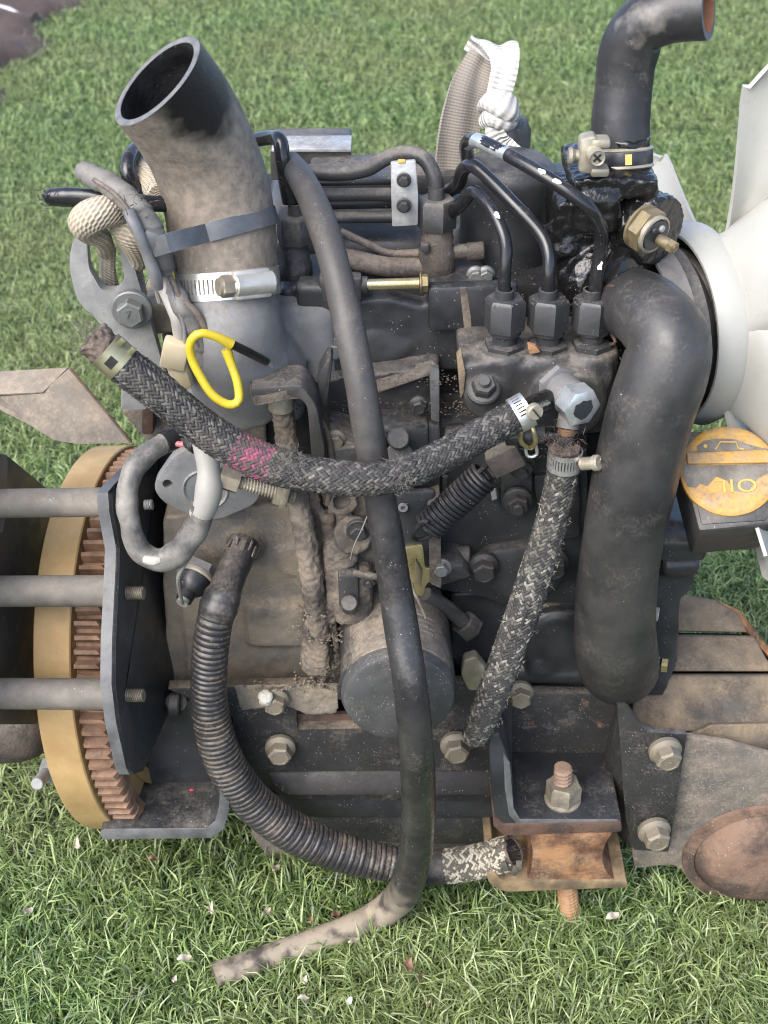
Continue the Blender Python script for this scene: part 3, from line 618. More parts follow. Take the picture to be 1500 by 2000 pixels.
# gear case under the filler
mb = MB(); PL(mb, rpoly([(1270, 1010), (1385, 1030), (1362, 1080), (1355, 1150), (1330, 1170), (1322, 1300), (1270, 1420), (1200, 1420), (1200, 1010)], 6), .05, .05, .004); mb.cyl(P(1290, 1100, .05), P(1362, 1098, .05), 26*K(P(1300, 1100, .05)), 20)
mb.box(P(1310, 1055, .045), (.05, .03, .02), bev=.003); GC = fused('gear_case', mb, 'paint', E, .0024, 2, .0005)
mb = MB(); k = K(P(1355, 1098, .05)); mb.hexa(P(1352, 1098, .05), (1, -.1, 0), 15*k, 16*k); obj('side_bolt', mb, 'bolt_grey', GC)
for x, y, m, Y in ((1275, 1198, 'alu_bright', .02), (1292, 1298, 'chromate', .02)):
    mb = MB(); k = K(P(x, y, Y)); mb.cyl(P(x-40, y+2, Y+.005), P(x, y, Y), 16*k, 16); mb.hexa(P(x, y, Y), (1, -.25, 0), 15*k, 12*k, m=1); obj('side_bolt', mb, ['paint', m], GC)
# tan ribbed casing on the right: four stepped bands
rib = MB(); CAS = None
bands = [[(1300, 1166, .135), (1335, 1160, .135), (1400, 1172, .132), (1440, 1195, .124), (1472, 1236, .108), (1300, 1233, .108)], [(1298, 1239, .100), (1474, 1242, .100), (1500, 1290, .08), (1540, 1312, .072), (1290, 1312, .072)], [(1240, 1318, .064), (1560, 1318, .064), (1590, 1406, .034), (1230, 1440, .022)], [(1345, 1446, .012), (1362, 1428, .018), (1388, 1414, .025), (1600, 1410, .028), (1600, 1520, .012), (1345, 1500, .014)]]
for i, pl in enumerate(bands):
    mb = MB(); PS(mb, pl, 0, .0025, vec=(0, .04, -.03))
    if CAS is None: CAS = obj('ribbed_casing', mb, 'tan_rib', E, label='rusty tan ribbed casing')
    else: obj('rib', mb, 'tan_rib', CAS)
mb = MB(); PS(mb, [(1400, 1172, .131), (1446, 1192, .124), (1486, 1245, .1), (1545, 1312, .07), (1530, 1314, .07), (1472, 1250, .1), (1434, 1198, .124)], 0, .001, vec=(0, .03, -.02)); obj('cracked_edge', mb, 'rust', CAS)
# ---------------- covers in the middle ----------------
mb = MB(); PL(mb, rpoly([(836, 830), (1145, 800), (1150, 1180), (1010, 1175), (985, 1180), (945, 1165), (845, 1150)], 8), .045, .05, .004); obj('timing_cover', mb, 'paint', E)
mb = MB(); PL(mb, rpoly([(978, 905), (1010, 880), (1042, 905), (1040, 1000), (1010, 1022), (976, 1000)], 20), .034, .014, .003); obj('cover_plate', mb, 'paint', E)
mb = MB(); PL(mb, rpoly([(916, 1115, 26), (945, 1080, 20), (1060, 1062, 20), (1115, 1100, 26), (1095, 1150, 24), (1030, 1185, 20), (960, 1160, 26)], 20), .034, .014, .004); obj('side_cover', mb, 'paint', E)
for x, y, r_, kd in ((1021, 922, 19, 'nut'), (1012, 993, 20, 'nut'), (946, 1124, 21, 'flange'), (1084, 1118, 21, 'flange')): bolt(x, y, .018, r_, 'bolt_black', kd)
mb = MB(); mb.cyl(P(862, 1088, .04), P(918, 1086, .04), 22*K(P(900, 1090, .04)), 18); obj('boss', mb, 'paint_dusty', E)
mb = MB(); PL(mb, [(860, 1098), (900, 1100), (925, 1128), (855, 1150)], .02, .03, .004); obj('lug', mb, 'paint_dusty', E)
mb = MB(); PL(mb, rpoly([(958, 955), (970, 950), (972, 975), (960, 980)], 3), .03, .01, .001); fused('putty_dab', mb, 'alu_bright', E, .0012, 1)
# lower block with core plugs
mb = MB(); PL(mb, rpoly([(880, 1160), (1150, 1150), (1160, 1350), (1000, 1350), (880, 1300)], 8), .062, .05, .005)
mb.lathe(P(1090, 1240, .066), (0, -1, 0), [(0, 0), (.034, 0), (.034, .010), (.028, .014), (.010, .016), (0, .016)], 30)
mb.lathe(P(1052, 1285, .066), (0, -1, 0), [(0, 0), (.012, 0), (.01, .016), (0, .018)], 16); mb.cyl(P(960, 1310, .06), P(1150, 1310, .06), .010)
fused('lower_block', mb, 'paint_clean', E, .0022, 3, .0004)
mb = MB(); PL(mb, rpoly([(1062, 1180), (1090, 1170), (1105, 1230), (1085, 1190), (1065, 1240)], 6), .0605, .004, .001); obj('dirt_streak', mb, 'tan_rib', E)
# middle: dusty shelf, panels, lugs
mb = MB(); PL(mb, rpoly([(600, 745), (860, 715), (862, 840), (640, 850)], 6), .055, .03, .004); fused('dusty_shelf', mb, 'paint_dusty', E, .0022, 2, .002)
mb = MB(); PS(mb, [(730, 742, .055), (845, 712, .055), (858, 722, .035), (856, 825, .035), (842, 820, .04), (838, 735, .045), (735, 770, .045)], .008, .002); obj('gusset', mb, 'grime_dark', E)
mb = MB(); PL(mb, rpoly([(840, 718), (858, 722), (858, 826), (842, 820)], 3), .03, .005, .0015); obj('gusset_edge', mb, 'edge_paint', E)
mb = MB(); PL(mb, [(770, 832), (862, 830), (864, 1150), (770, 1160)], .03, .03, .004); obj('pump_side_plate', mb, 'paint', E)
mb = MB(); PL(mb, [(700, 838), (838, 836), (838, 905), (700, 910)], .022, .03, .003); obj('cover_step', mb, 'paint', E)
mb = MB(); mb.cyl(P(782, 862, .03), P(778, 856, -.0), 22*K(P(780, 860, 0)), 20); mb.cyl(P(782, 900, .03), P(780, 890, .005), 28*K(P(780, 890, 0)), 20); obj('plug', mb, 'paint_dusty', E)
mb = MB(); PL(mb, rpoly([(640, 850), (780, 900), (790, 1070), (770, 1110), (660, 1130), (640, 1040)], 12), .018, .04, .005)
mb.lathe(P(668, 970, .02), (0, -1, .3), [(0, 0), (.012, 0), (.011, .012), (.006, .012), (.006, .004), (0, .004)], 16); mb.cyl(P(690, 1040, .025), P(690, 1046, .0), .014); mb.cyl(P(675, 1090, .02), P(672, 1084, .004), .010); mb.box(P(690, 1150, .012), (.028, .03, .05), bev=.006); mb.box(P(660, 1120, .012), (.02, .024, .06), bev=.006)
fused('governor_housing', mb, 'grime', E, .0014, 2, .0030, TEX2)
bolt(700, 1046, -.008, 15, 'bolt_black', 'washer'); 
mb = MB(); PL(mb, [(660, 1122), (700, 1124), (702, 1185), (662, 1190)], -.008, .02, .0025); mb.cyl(P(682, 1185, -.002), P(682, 1178, -.018), 16*K(P(680, 1180, 0)), 14); obj('link_lug', mb, 'paint_dusty', E)
mb = MB(); PL(mb, [(770, 960), (850, 960), (838, 1078), (775, 1082)], .004, .006, .002); pl = obj('throttle_plate', mb, 'paint', E)
mb = MB(); mb.lathe(P(787, 990, .003), (0, -1, 0), [(10*.00035, 0), (10*.00035, .0015), (5*.00035, .0015), (5*.00035, -.001), (0, -.001)], 16); obj('rivet', mb, 'alu', pl)
mb = MB(); PL(mb, rpoly([(786, 1072), (826, 1064), (830, 1110), (845, 1110), (848, 1130), (832, 1142), (826, 1165), (800, 1160)], 6), .002, .004, .001); lk = obj('stop_lever', mb, 'chromate', E)
mb = MB(); PS(mb, [(812, 1095, -.01), (826, 1120, -.01), (822, 1148, -.014), (808, 1125, -.014)], .006, .0008); obj('tab', mb, 'brass', lk)
mb = MB(); pts, rad, _ = path([(804, 1140, -.004, 4), (808, 1155, -.012, 3.4), (818, 1175, -.016, 3), (832, 1208, -.02, 2.6)], .002); mb.tube(pts, rad, 8); obj('split_pin', mb, 'bolt_tan', lk)
mb = MB(); PL(mb, rpoly([(835, 985), (860, 975), (862, 1150), (840, 1140)], 5), -.0, .02, .003); obj('rear_lug', mb, 'grime', E)
pts, rad, _ = path([(718, 1006, -.03, 0.9), (706, 1035, -.035, 0.9), (692, 1064, -.03, 0.9), (684, 1092, -.02, 0.8)], .003); mb = MB(); mb.tube(pts, rad, 5); mat('fibre', (.3, .27, .22), rough=.7); tag(obj('fibre', mb, 'fibre'), 'fine pale bristle stuck beside the long tube', 'fibre')
# small parts crowding the middle
for x, y, Y, r_, m, kd in ((792, 938, .0, 17, 'bolt_black', 'washer'), (668, 930, .012, 13, 'bolt_black', 'nut'), (742, 868, .012, 13, 'bolt_black', 'flange'), (862, 1118, -.004, 13, 'bolt_grey', 'washer'), (600, 1130, .045, 14, 'bolt_tan', 'washer'), (720, 1140, -.004, 12, 'bolt_black', 'nut'), (818, 800, .03, 13, 'bolt_black', 'flange'), (655, 868, .012, 14, 'bolt_tan', 'flange'), (1085, 985, .036, 14, 'bolt_black', 'flange'), (880, 880, .034, 14, 'bolt_black', 'flange')): bolt(x, y, Y, r_, m, kd)
for pp, m, nm in (([(690, 1118, -.016, 7), (730, 1126, -.018, 7), (790, 1116, -.012, 7)], 'grime_dark', 'link_rod'), ([(612, 800, .02, 6), (640, 850, .01, 6), (648, 920, .008, 6), (640, 985, .01, 6)], 'grime_dark', 'link_rod'), ([(870, 930, .03, 6), (866, 1010, .026, 6), (848, 1060, .012, 6)], 'paint_dusty', 'link_rod'), ([(700, 905, .006, 8), (738, 898, .004, 8), (776, 912, .004, 8)], 'paint', 'link_rod')):
    pts, rad, _ = path(pp, .003); mb = MB(); mb.tube(pts, rad, 10); obj(nm, mb, m, E)
mb = MB(); PL(mb, rpoly([(645, 880), (700, 872), (712, 930), (690, 960), (650, 950)], 8), .010, .006, .0015); obj('lever', mb, 'paint_dusty', E)
mb = MB(); PL(mb, rpoly([(740, 985), (775, 975), (778, 1060), (750, 1072)], 8), .004, .008, .0015); obj('lever', mb, 'grime_dark', E)
mb = MB(); PS(mb, [(868, 840, .034), (905, 836, .034), (905, 872, .02), (868, 876, .02)], .006, .001); obj('tab', mb, 'paint', E)
mb = MB(); PL(mb, rpoly([(1040, 930), (1130, 925), (1132, 1050), (1060, 1055)], 10), .0405, .006, .002); obj('cover_step', mb, 'paint', E)
# control lever, swivel and muddy rods
mb = MB(); PS(mb, [(488, 752, .0), (500, 735, .03), (560, 726, .045), (600, 728, .045), (612, 745, .03), (600, 760, .0), (560, 762, -.006), (498, 775, -.008)], .0, 0, vec=(0, 0, -.007)); lv = obj('control_lever', mb, 'grime', E, ang=30)
mb = MB(); PL(mb, rpoly([(488, 760), (588, 752, 18), (618, 790, 20), (634, 880), (632, 930), (612, 930), (600, 790, 16), (575, 772, 8), (492, 778)], 6), -.006, .03, .0016); obj('arm', mb, 'paint_dusty', lv)
mb = MB(); mb.lathe(P(528, 744, .016), (0, 0, 1), [(.0115, -.0005), (.012, .0025), (.0085, .003), (.006, .0008), (0, .0008)], 20); obj('pivot', mb, 'grime', lv)
pts, rad, _ = path([(551, 770, .012, 22), (556, 830, .014, 21), (566, 900, .014, 21), (582, 980, .010, 21), (598, 1060, .006, 22), (610, 1140, .002, 22), (622, 1220, .004, 19), (632, 1300, .004, 14)], .003)
mb = MB(); mb.tube(pts, rad, 20); mb.lathe(P(618, 1230, .016), (0, 0, 1), [(0, -.045), (.013, -.035), (.012, -.01), (.008, .01), (0, .016)], 16); mb.lathe(P(640, 1160, .012), (0, 0, 1), [(0, -.03), (.010, -.02), (.010, .0), (0, .01)], 12)
fused('muddy_rod', mb, 'grime', E, .0013, 1, .0040, TEX2)
mb = MB(); PL(mb, [(598, 960), (622, 965), (640, 1060), (648, 1180), (625, 1170), (610, 1060)], .02, .02, .003); mb.cyl(P(640, 1000, .02), P(655, 1190, .015), .006); fused('muddy_bracket', mb, 'grime', E, .0018, 1, .004, TEX2)
mb = MB(); mb.cyl(P(548, 758, .012), P(549, 800, .012), 26*K(P(548, 780, 0)), 18); obj('bushing', mb, 'zinc_dirty', E)
mb = MB(); PL(mb, [(620, 735), (640, 700), (650, 705), (640, 790), (622, 800)], .02, .02, .002); obj('stay', mb, 'paint_dusty', E)
# adjusting bolt
a, b_, c = P(428, 930, -.012), P(466, 942, -.012), P(575, 972, -.010); k = K(a); d = (b_-a).normalized()
mb = MB(); mb.hexa(b_, a-b_, 25*k, (b_-a).length, spin=.2, ch=.08); ab = obj('adjusting_bolt', mb, 'bolt_tan', E); mb = MB(); mb.thread(b_, c, 15*k, 6.2*k, depth=.2); obj('thread', mb, 'zinc_dirty', ab, ang=14)
mb = MB(); mb.hexa(P(538, 962, -.012), d, 25*k, 16*k); obj('lock_nut', mb, 'bolt_tan', ab)
mb = MB(); PL(mb, [(556, 945), (572, 940), (560, 990), (544, 996)], -.022, .03, .0012); obj('tab', mb, 'bolt_tan', ab)
mb = MB(); PS(mb, [(470, 905, .02), (560, 925, .01), (575, 950, .01), (480, 935, .02)], .01, .002); obj('lever_plate', mb, 'grime', ab)
# spring
A, B = P(950, 925, .0), P(836, 1030, -.004); k = K(A); L = (B-A).length; d = (B-A).normalized(); u = Vector((0, 1, 0)); u = (u-d*u.dot(d)).normalized(); w = d.cross(u); nt_ = 16; pts = []
for i in range(nt_*18+1):
    t = i/(nt_*18); a = t*nt_*2*math.pi; pts.append(A+d*(L*t)+(u*math.cos(a)+w*math.sin(a))*(29*k))
hk = [pts[-1], P(838, 1018, -.012), P(822, 1022, -.014), P(806, 1046, -.012), P(815, 1054, -.008), P(838, 1048, -.004), P(852, 1034, .0)]
h2 = spline([(p, 1) for p in hk], .002)[0]; top = spline([(p, 1) for p in (P(985, 878, .02), P(962, 900, .005), P(935, 922, -.006), pts[0])], .002)[0]
mb = MB(); mb.tube(top[:-1]+pts+h2[1:], 4.6*k, 7); obj('return_spring', mb, 'rubber_fine', E)
# fuel inlet: banjo bolt, pipe, tee
d = Vector((.40, -.90, -.02)).normalized(); o0 = P(1088, 752, .005); k = K(o0)
mb = MB(); mb.hexa(o0, d, 46*k, 14*k, spin=.1); mb.lathe(o0+d*14*k, d, [(0, 0), (34*k, 0), (36*k, 4*k), (36*k, 40*k), (32*k, 44*k), (0, 44*k)], 28); bj = obj('banjo_fitting', mb, 'steel_grey', E)
mb = MB(); mb.hexa(o0+d*60*k, d, 40*k, 40*k, spin=.5, ch=.08); mb.lathe(o0+d*50*k, d, [(30*k, 0), (30*k, 8*k)], 20); obj('banjo_bolt', mb, 'chrome', bj)
mb = MB(); c = o0+d*100.8*k; fr = frame_mat(c, d); vs = [fr@Vector((23*k*random.uniform(.72, 1.05)*math.cos(2*math.pi*j/15), 23*k*random.uniform(.72, 1.05)*math.sin(2*math.pi*j/15), 0)) for j in range(15)]; mb.add(vs, [tuple(range(15))]); obj('paint_patch', mb, 'paint_clean', bj, recalc=False)
pts, rad, _ = path([(1116, 775, -.004, 22), (1112, 810, -.012, 22), (1108, 836, -.016, 22)], .002); mb = MB(); mb.tube(pts, rad, 20); obj('elbow', mb, 'steel_grey', bj)
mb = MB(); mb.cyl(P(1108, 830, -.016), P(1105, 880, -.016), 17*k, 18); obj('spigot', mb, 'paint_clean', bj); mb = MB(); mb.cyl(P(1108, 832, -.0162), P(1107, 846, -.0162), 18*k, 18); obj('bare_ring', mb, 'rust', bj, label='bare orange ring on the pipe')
mb = MB(); mb.cyl(P(1100, 852, -.016), P(1052, 850, -.016), 11*k, 14); obj('side_spigot', mb, 'oily', bj)
pts, rad, _ = path([(1062, 848, -.018, 19), (1030, 848, -.018, 21), (992, 852, -.016, 19)], .002); mb = MB(); mb.tube(pts, rad, 18); sh = tag(obj('stub_hose', mb, 'rubber_fine'), 'short black hose stub gripped by a small olive spring clip', 'hose')
mb = MB(); pts, rad, _ = path([(1034, 824, -.018, 5), (1020, 836, -.028, 5), (1018, 862, -.028, 5), (1034, 874, -.022, 5), (1046, 862, -.028, 5), (1040, 836, -.028, 5)], .002, True); mb.tube(pts+pts[:1], rad+rad[:1], 8); obj('spring_clip', mb, 'chromate', sh)
mb = MB(); pts, rad, _ = path([(1026, 866, -.022, 3.5), (1030, 890, -.022, 3.5), (1048, 888, -.022, 3.5), (1046, 866, -.022, 3.5)], .002); mb.tube(pts, rad, 8); obj('clip_tail', mb, 'band', sh)
mb = MB(); mb.box(P(986, 890, .0), (.024, .02, .018), Matrix.Rotation(-.5, 3, 'Y'), .0025); obj('spring_anchor', mb, 'grime_dark', E)
mb = MB(); PL(mb, [(985, 860), (1030, 880), (1020, 900), (990, 890)], -.005, .008, .001); fused('burnt_clip', mb, 'oily', E, .0014, 1, .003, TEX2)
# ---------------- bell housing side, flange, sender ----------------
mb = MB()
PL(mb, rpoly([(318, 1010), (440, 1000), (520, 985), (640, 1000), (670, 1340), (330, 1350), (318, 1150)], 10), .062, .06, .006)
mb.lathe(P(476, 1060, .064), (0, -1, 0), [(0, 0), (.0165, 0), (.0155, .006), (.012, .008), (0, .008)], 28)
mb.lathe(P(575, 1090, .064), (0, -1, 0), [(0, 0), (.0155, 0), (.0145, .004), (0, .004)], 24)
mb.box(P(540, 1215, .062), (.05, .016, .045), bev=.006); mb.box(P(395, 1250, .062), (.03, .01, .10), bev=.004)
BH = fused('bell_housing', mb, 'tan_cast', E, .0024, 3, .0008)
mb = MB(); PL(mb, rpoly([(232, 800), (300, 790), (420, 800), (520, 810), (520, 900), (300, 880)], 8), .085, .05, .006); fused('upper_flange', mb, 'tan_cast', E, .0026, 2, .001)
mb = MB(); PL(mb, [(278, 775), (300, 775), (300, 850), (276, 850)], .07, .02, .002); obj('brown_rib', mb, 'rust_dark', E)
mb = MB(); PL(mb, rpoly([(262, 730, 40), (310, 740, 30), (300, 800, 40), (258, 795, 30)], 30, 6), .05, .03, .004); fused('lug', mb, 'alu', E, .002, 2); bolt(271, 752, .04, 22, 'bolt_grey', 'washer')
# starter blanking flange: two holes and a round boss
mb = MB(); PL(mb, rpoly([(296, 952, 30), (350, 872, 50), (440, 880, 50), (512, 955, 30), (500, 985, 20), (412, 1024, 40), (320, 985, 30)], 30, 6), .040, .012, .0016)
ct = MB(); 
for x, y in ((324, 960), (477, 954)): ct.cyl(P(x, y, .03), P(x, y, .03)+Vector((0, .03, 0)), 10*K(P(x, y, .04)), 20, ch=0)
fl2 = obj('blanking_flange', mb, 'alu', E); cut(fl2, ct)
mb = MB(); k = K(P(400, 952, .04)); mb.lathe(P(402, 955, .0405), (0, -1, 0), [(46*k, 0), (46*k, .0012), (43*k, .0022), (40*k, .0012), (38*k, -.0), (0, -.0005)], 36); obj('boss', mb, 'alu', fl2)
mb = MB(); mb.thread(P(282, 986, .03), P(298, 985, .03), 11*K(P(290, 986, .03)), .0018); obj('stud', mb, 'bolt_grey', E, ang=14)
# oil pressure sender with its wire terminal
d = Vector((-.34, -.86, -.30)).normalized(); o0 = P(392, 1112, .045); k = K(o0)
mb = MB(); mb.hexa(o0, d, 42*k, 18*k, spin=.2); sd_ = obj('pressure_switch', mb, 'steel_grey', E)
mb = MB(); mb.lathe(o0+d*18*k, d, [(40*k, 0), (40*k, 6*k), (36*k, 9*k)], 28); mb.lathe(o0+d*18*k, d, [(36*k, 0), (33*k, 24*k), (22*k, 36*k), (17*k, 40*k), (16*k, 58*k), (0, 58*k)], 28, m=1); obj('sender_body', mb, ['zinc_dirty', 'rubber_fine'], sd_)
mb = MB(); c = o0+d*76*k; mb.lathe(c, d, [(0, 0), (12*k, 0), (12*k, 9*k), (5*k, 9*k), (4*k, 4*k), (0, 4*k)], 18); obj('terminal', mb, 'sleeve_grey', sd_)
mb = MB(); pts, rad, _ = spline([(c+d*8*k, 3.6*k), (P(348, 1130, -.02), 4*k), (P(362, 1100, -.02), 4*k), (P(372, 1086, -.01), 4*k)], .003); mb.tube(pts, rad, 8); obj('wire', mb, 'sleeve_grey', sd_)
# ---------------- flywheel and ring gear ----------------
FY, FZ = .135, P(750, 1240, .135).z; R = .165; XL, XR = -.2620, -.2325
mb = MB(); mb.lathe((XL, FY, FZ), (1, 0, 0), [(.09, .004), (R-.012, 0), (R-.001, 0), (R, .001), (R, XR-XL-.001), (R-.001, XR-XL), (R-.010, XR-XL), (R-.012, .030), (R-.014, .0455), (R-.032, .046), (.05, .046), (.05, .004)], 140)
FW = obj('flywheel', mb, 'gold', E)
FYC = Vector((-.2475, FY, FZ)); FROT = Matrix.Translation((.0195, 0, 0))@Matrix.Translation(FYC)@Matrix.Rotation(math.radians(-8), 4, YAX)@Matrix.Translation(-FYC); FW.data.transform(FROT)
mb = MB(); mb.lathe((-.2135, FY, FZ), (1, 0, 0), [(.118, -.002), (.127, -.002), (.128, .004), (.118, .004)], 100); obj('rim', mb, 'gold', FW).data.transform(FROT)
mb = MB(); RG = R-.0105; mb.lathe((-.2312, FY, FZ), (1, 0, 0), [(RG-.008, -.0), (RG-.0005, -.0), (RG, .001), (RG, .0215), (RG-.001, .0225), (RG-.008, .0225)], 120); rg = obj('ring_gear', mb, 'rust_tooth', E); rg.data.transform(FROT)
mb = MB(); h = .0086; w0, w1 = .0040, .0016; x0, x1 = 0, .0225
vs = [(x0, -w0, -.001), (x1, -w0, -.001), (x1, w0, -.001), (x0, w0, -.001), (x0+.001, -w1, h), (x1-.004, -w1, h), (x1-.0015, w1, h*.93), (x0+.001, w1, h), (x1-.0005, -w0, h*.45), (x1-.0005, w0, h*.45)]
mb.add(vs, [(0, 3, 2, 1), (0, 1, 8, 5, 4), (3, 7, 6, 9, 2), (4, 5, 6, 7), (0, 4, 7, 3), (1, 2, 9, 8), (8, 9, 6, 5)]); tm = mesh('gear_tooth', mb, 'rust_tooth', 25, True)
NT = 94
for i in range(NT):
    a = 2*math.pi*i/NT; c, s = math.cos(a), math.sin(a); rr = RG+random.uniform(-.0006, .0002)
    if FY-rr*c*1.0 > .17 and False: continue
    M = Matrix(((1, 0, 0, -.2312+random.uniform(-.0005, .0005)), (0, s, -c, FY-rr*c), (0, -c, -s, FZ-rr*s), (0, 0, 0, 1)))
    o = bpy.data.objects.new('tooth', tm); link(o, rg, FROT@M)
# coupling plates and stand-offs
CP = None
pl = [(300, 862), (306, 860), (212, 948), (200, 962), (203, 1000), (216, 1070), (215, 1110), (208, 1250), (207, 1335), (216, 1410), (236, 1500), (243, 1512), (262, 1506), (318, 1380), (330, 1200), (330, 1000), (322, 880)]
mb = MB(); mb.prism([QP(x, y, -.193) for x, y in pl], YN*.0072, .0008, m=0); CP = obj('coupling_housing', mb, 'paint', E)
pts = [QP(x, y, -.1894) for x, y in [(300, 862), (212, 948), (200, 962), (203, 1000), (216, 1070), (215, 1110), (208, 1250), (207, 1335), (216, 1410), (236, 1500), (243, 1512)]]
mb = MB(); secs = []
for p in pts: secs.append([p+Vector((-.0040, -.0006, .0003)), p+Vector((.0040, -.0006, .0003))])
mb.strip(secs); mb.strip([[b-Vector((0, 0, 0)), b+Vector((0, .002, 0))] for a, b in secs]); obj('worn_edge', mb, 'edge_paint', CP, recalc=False)
mb = MB(); mb.prism([QP(x, y, -.284) for x, y in [(-160, 880), (12, 888), (28, 900), (118, 975), (150, 1120), (150, 1330), (70, 1415), (-160, 1415)]], YN*-.006, .001); obj('side_plate', mb, 'paint_dusty', CP)
mb = MB(); mb.prism([QP(x, y, -.284) for x, y in [(-20, 884), (10, 888), (12, 905), (8, 1010), (2, 1040), (-20, 1040)]], YN*.0015, .0005); obj('plate_lip', mb, 'edge_paint', CP)
for y, xr, rr in ((988, 205, 29), (1162, 214, 31), (1365, 214, 31)):
    a = QP(xr, y, -.193); mb = MB(); a = a+YAX.cross(YN)*.0; a = a+Vector((.001, .005, 0)); mb.cyl(a-YN*(.092 if y < 1000 else .10), a, rr*K(a), 28, ch=.03)
    o = obj('standoff_tube', mb, 'steel_tube' if 'steel_tube' in MATS else mat('steel_tube', (.105, .098, .085), (.26, .225, .175), nsc=18, rough=.6, metal=.0, dust=.3, film=.22, rust=.10, speck=.4, bump=.2, dirty=.3).name, CP)
for y in (1158, 1358):
    a = QP(246, y, -.186); k = K(a); mb = MB(); mb.thread(a-YN*.004, a+YN*.0135, 14*k, .0017, depth=.2); obj('stud', mb, 'bolt_tan', CP, ang=14)
# tray at upper left
TR = MB(); PS(TR, [(-40, 772, .03), (78, 768, .03), (135, 720, .05), (252, 852, .035), (250, 866, .034), (150, 866, .02), (108, 862, .018), (70, 846, .018), (-40, 760, .02)][:0] or [(-60, 740, .03), (0, 775, .03), (82, 768, .03), (136, 720, .05), (258, 866, .030), (150, 868, .02), (105, 860, .018), (60, 832, .018), (-60, 770, .018)], .003, .0008); tr = obj('guard_tray', TR, 'sheet_tan', E, label='bent tan sheet-metal guard')
mb = MB(); PS(mb, [(-60, 728, .05), (134, 717, .055), (84, 766, .029), (-60, 772, .029)], .002, .0006, vec=(0, .001, -.002)); obj('flange', mb, 'sheet_tan', tr)
mb = MB(); pts, rad, _ = path([(136, 719, .05, 2.5), (200, 795, .038, 2.5), (256, 864, .03, 2.5)], .004); mb.tube(pts, rad, 6); obj('edge_bead', mb, 'rust_dark', tr)
# roller at lower left
c = P(30, 1430, .075); mb = MB(); k = K(c); mb.lathe(P(-60, 1408, .08), Vector((1, .12, 0)), [(0, 0), (86*k, 0), (88*k, 4*k), (88*k, 96*k), (80*k, 130*k), (62*k, 146*k), (56*k, 146*k), (54*k, 60*k), (0, 60*k)], 44); ro = obj('rubber_roller', mb, 'grime_dark', E)
mb = MB(); mb.cyl(P(-30, 1424, .10), P(110, 1420, .10), 12*k, 14); obj('axle', mb, 'alu', ro)
mb = MB(); mb.cyl(P(105, 1490, .05), P(72, 1532, .0), 12*K(P(80, 1520, .01)), 16); mb.box(P(98, 1505, .03), (.016, .02, .012), bev=.002); obj('pin', mb, 'alu', E)
# ---------------- lower left bent bracket ----------------
prof = [(432, 1490), (446, 1496), (448, 1580), (438, 1618), (415, 1637), (200, 1640), (196, 1626), (204, 1620), (404, 1618), (420, 1604), (428, 1575)]
mb = MB(); PL(mb, prof, -.022, .075, .0012); lb = obj('left_mount_bracket', mb, 'paint', E)
mb = MB(); PL(mb, prof, -.0228, .0012, .0003); obj('cut_edge', mb, 'edge_paint', lb)
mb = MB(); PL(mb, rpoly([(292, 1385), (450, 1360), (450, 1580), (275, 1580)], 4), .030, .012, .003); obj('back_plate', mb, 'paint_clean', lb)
mb = MB(); mb.cyl(P(345, 1372, .045), P(345, 1372, .03), 22*K(P(345, 1372, .03)), 18); mb.cyl(P(330, 1376, .026), P(352, 1376, .026), 22*K(P(345, 1372, .03)), 16); obj('spacer', mb, 'paint_dusty', E)
mb = MB(); mb.box(P(374, 1543, .0), (.003, .0015, .0015), bev=.0004); mat('red_flake', (.6, .03, .07)); tag(obj('red_flake', mb, 'red_flake'), 'tiny red flake of plastic lying in the lower left bracket', 'flake')
# ---------------- mounting rail and oil pan ----------------
rail = [(325, 1345), (450, 1342), (640, 1338), (965, 1335), (1000, 1352), (1000, 1562), (970, 1566), (560, 1560), (520, 1535), (455, 1530), (455, 1400)]
mb = MB(); PL(mb, rpoly(rail, 6), .024, .010, .002); rl = obj('mounting_rail', mb, 'rail_paint' if 'rail_paint' in MATS else mat('rail_paint', (.018, .018, .018), (.032, .031, .030), nsc=14, rough=.55, dust=.5, film=.14, speck=.75, bump=.3, dcol=(.25, .20, .145)).name, E)
ct = MB(); PL(ct, rpoly([(576, 1409), (720, 1405), (720, 1463), (576, 1466)], 12), .0, .06, 0); cut(rl, ct)
mb = MB(); PL(mb, [(560, 1395), (740, 1395), (740, 1480), (560, 1480)], .0342, .004, 0); obj('recess_back', mb, 'rust_dark', rl)
mb = MB()
PS(mb, [(520, 1508, .0232), (985, 1504, .0232), (985, 1556, .012), (560, 1556, .012), (530, 1538, .016)], .008, .003); obj('rail_lip', mb, 'rust_lip' if 'rust_lip' in MATS else mat('rust_lip', (.012, .011, .010), (.022, .018, .016), nsc=18, rough=.6, dust=.05, film=.02, speck=.5, rust=.04, bump=.35).name, rl)
mb = MB(); PL(mb, [(455, 1338), (660, 1335), (660, 1395), (600, 1398), (560, 1380), (470, 1390)], .0232, .002, .0005); fused('dirt_layer', mb, 'tan_cast', rl, .0016, 3, .002, TEX2)
for x, y, r_ in ((536, 1385, 19), (546, 1482, 21), (893, 1478, 22), (1018, 1372, 19)): bolt(x, y, .006, r_, 'bolt_tan', 'flange', (0.02, -1, 0), parent=rl)
mb = MB(); mb.lathe(P(519, 1362, .010), (0, -1, .4), [(0, -.003), (.006, -.003), (.0065, .002), (.004, .005), (0, .006)], 10); fused('clay_lump', mb, 'clay_lump', rl, .0009, 1, .003, TEX2)
mb = MB()
top = [(470, 1560), (1000, 1568)]; pan = rpoly([(468, 1560, 4), (1000, 1568, 4), (1000, 1700, 10), (700, 1694, 20), (560, 1690, 40), (505, 1660, 40)], 20, 5)
PL(mb, pan, .045, .22, .012); op = obj('oil_pan', mb, 'rust_plate', E)
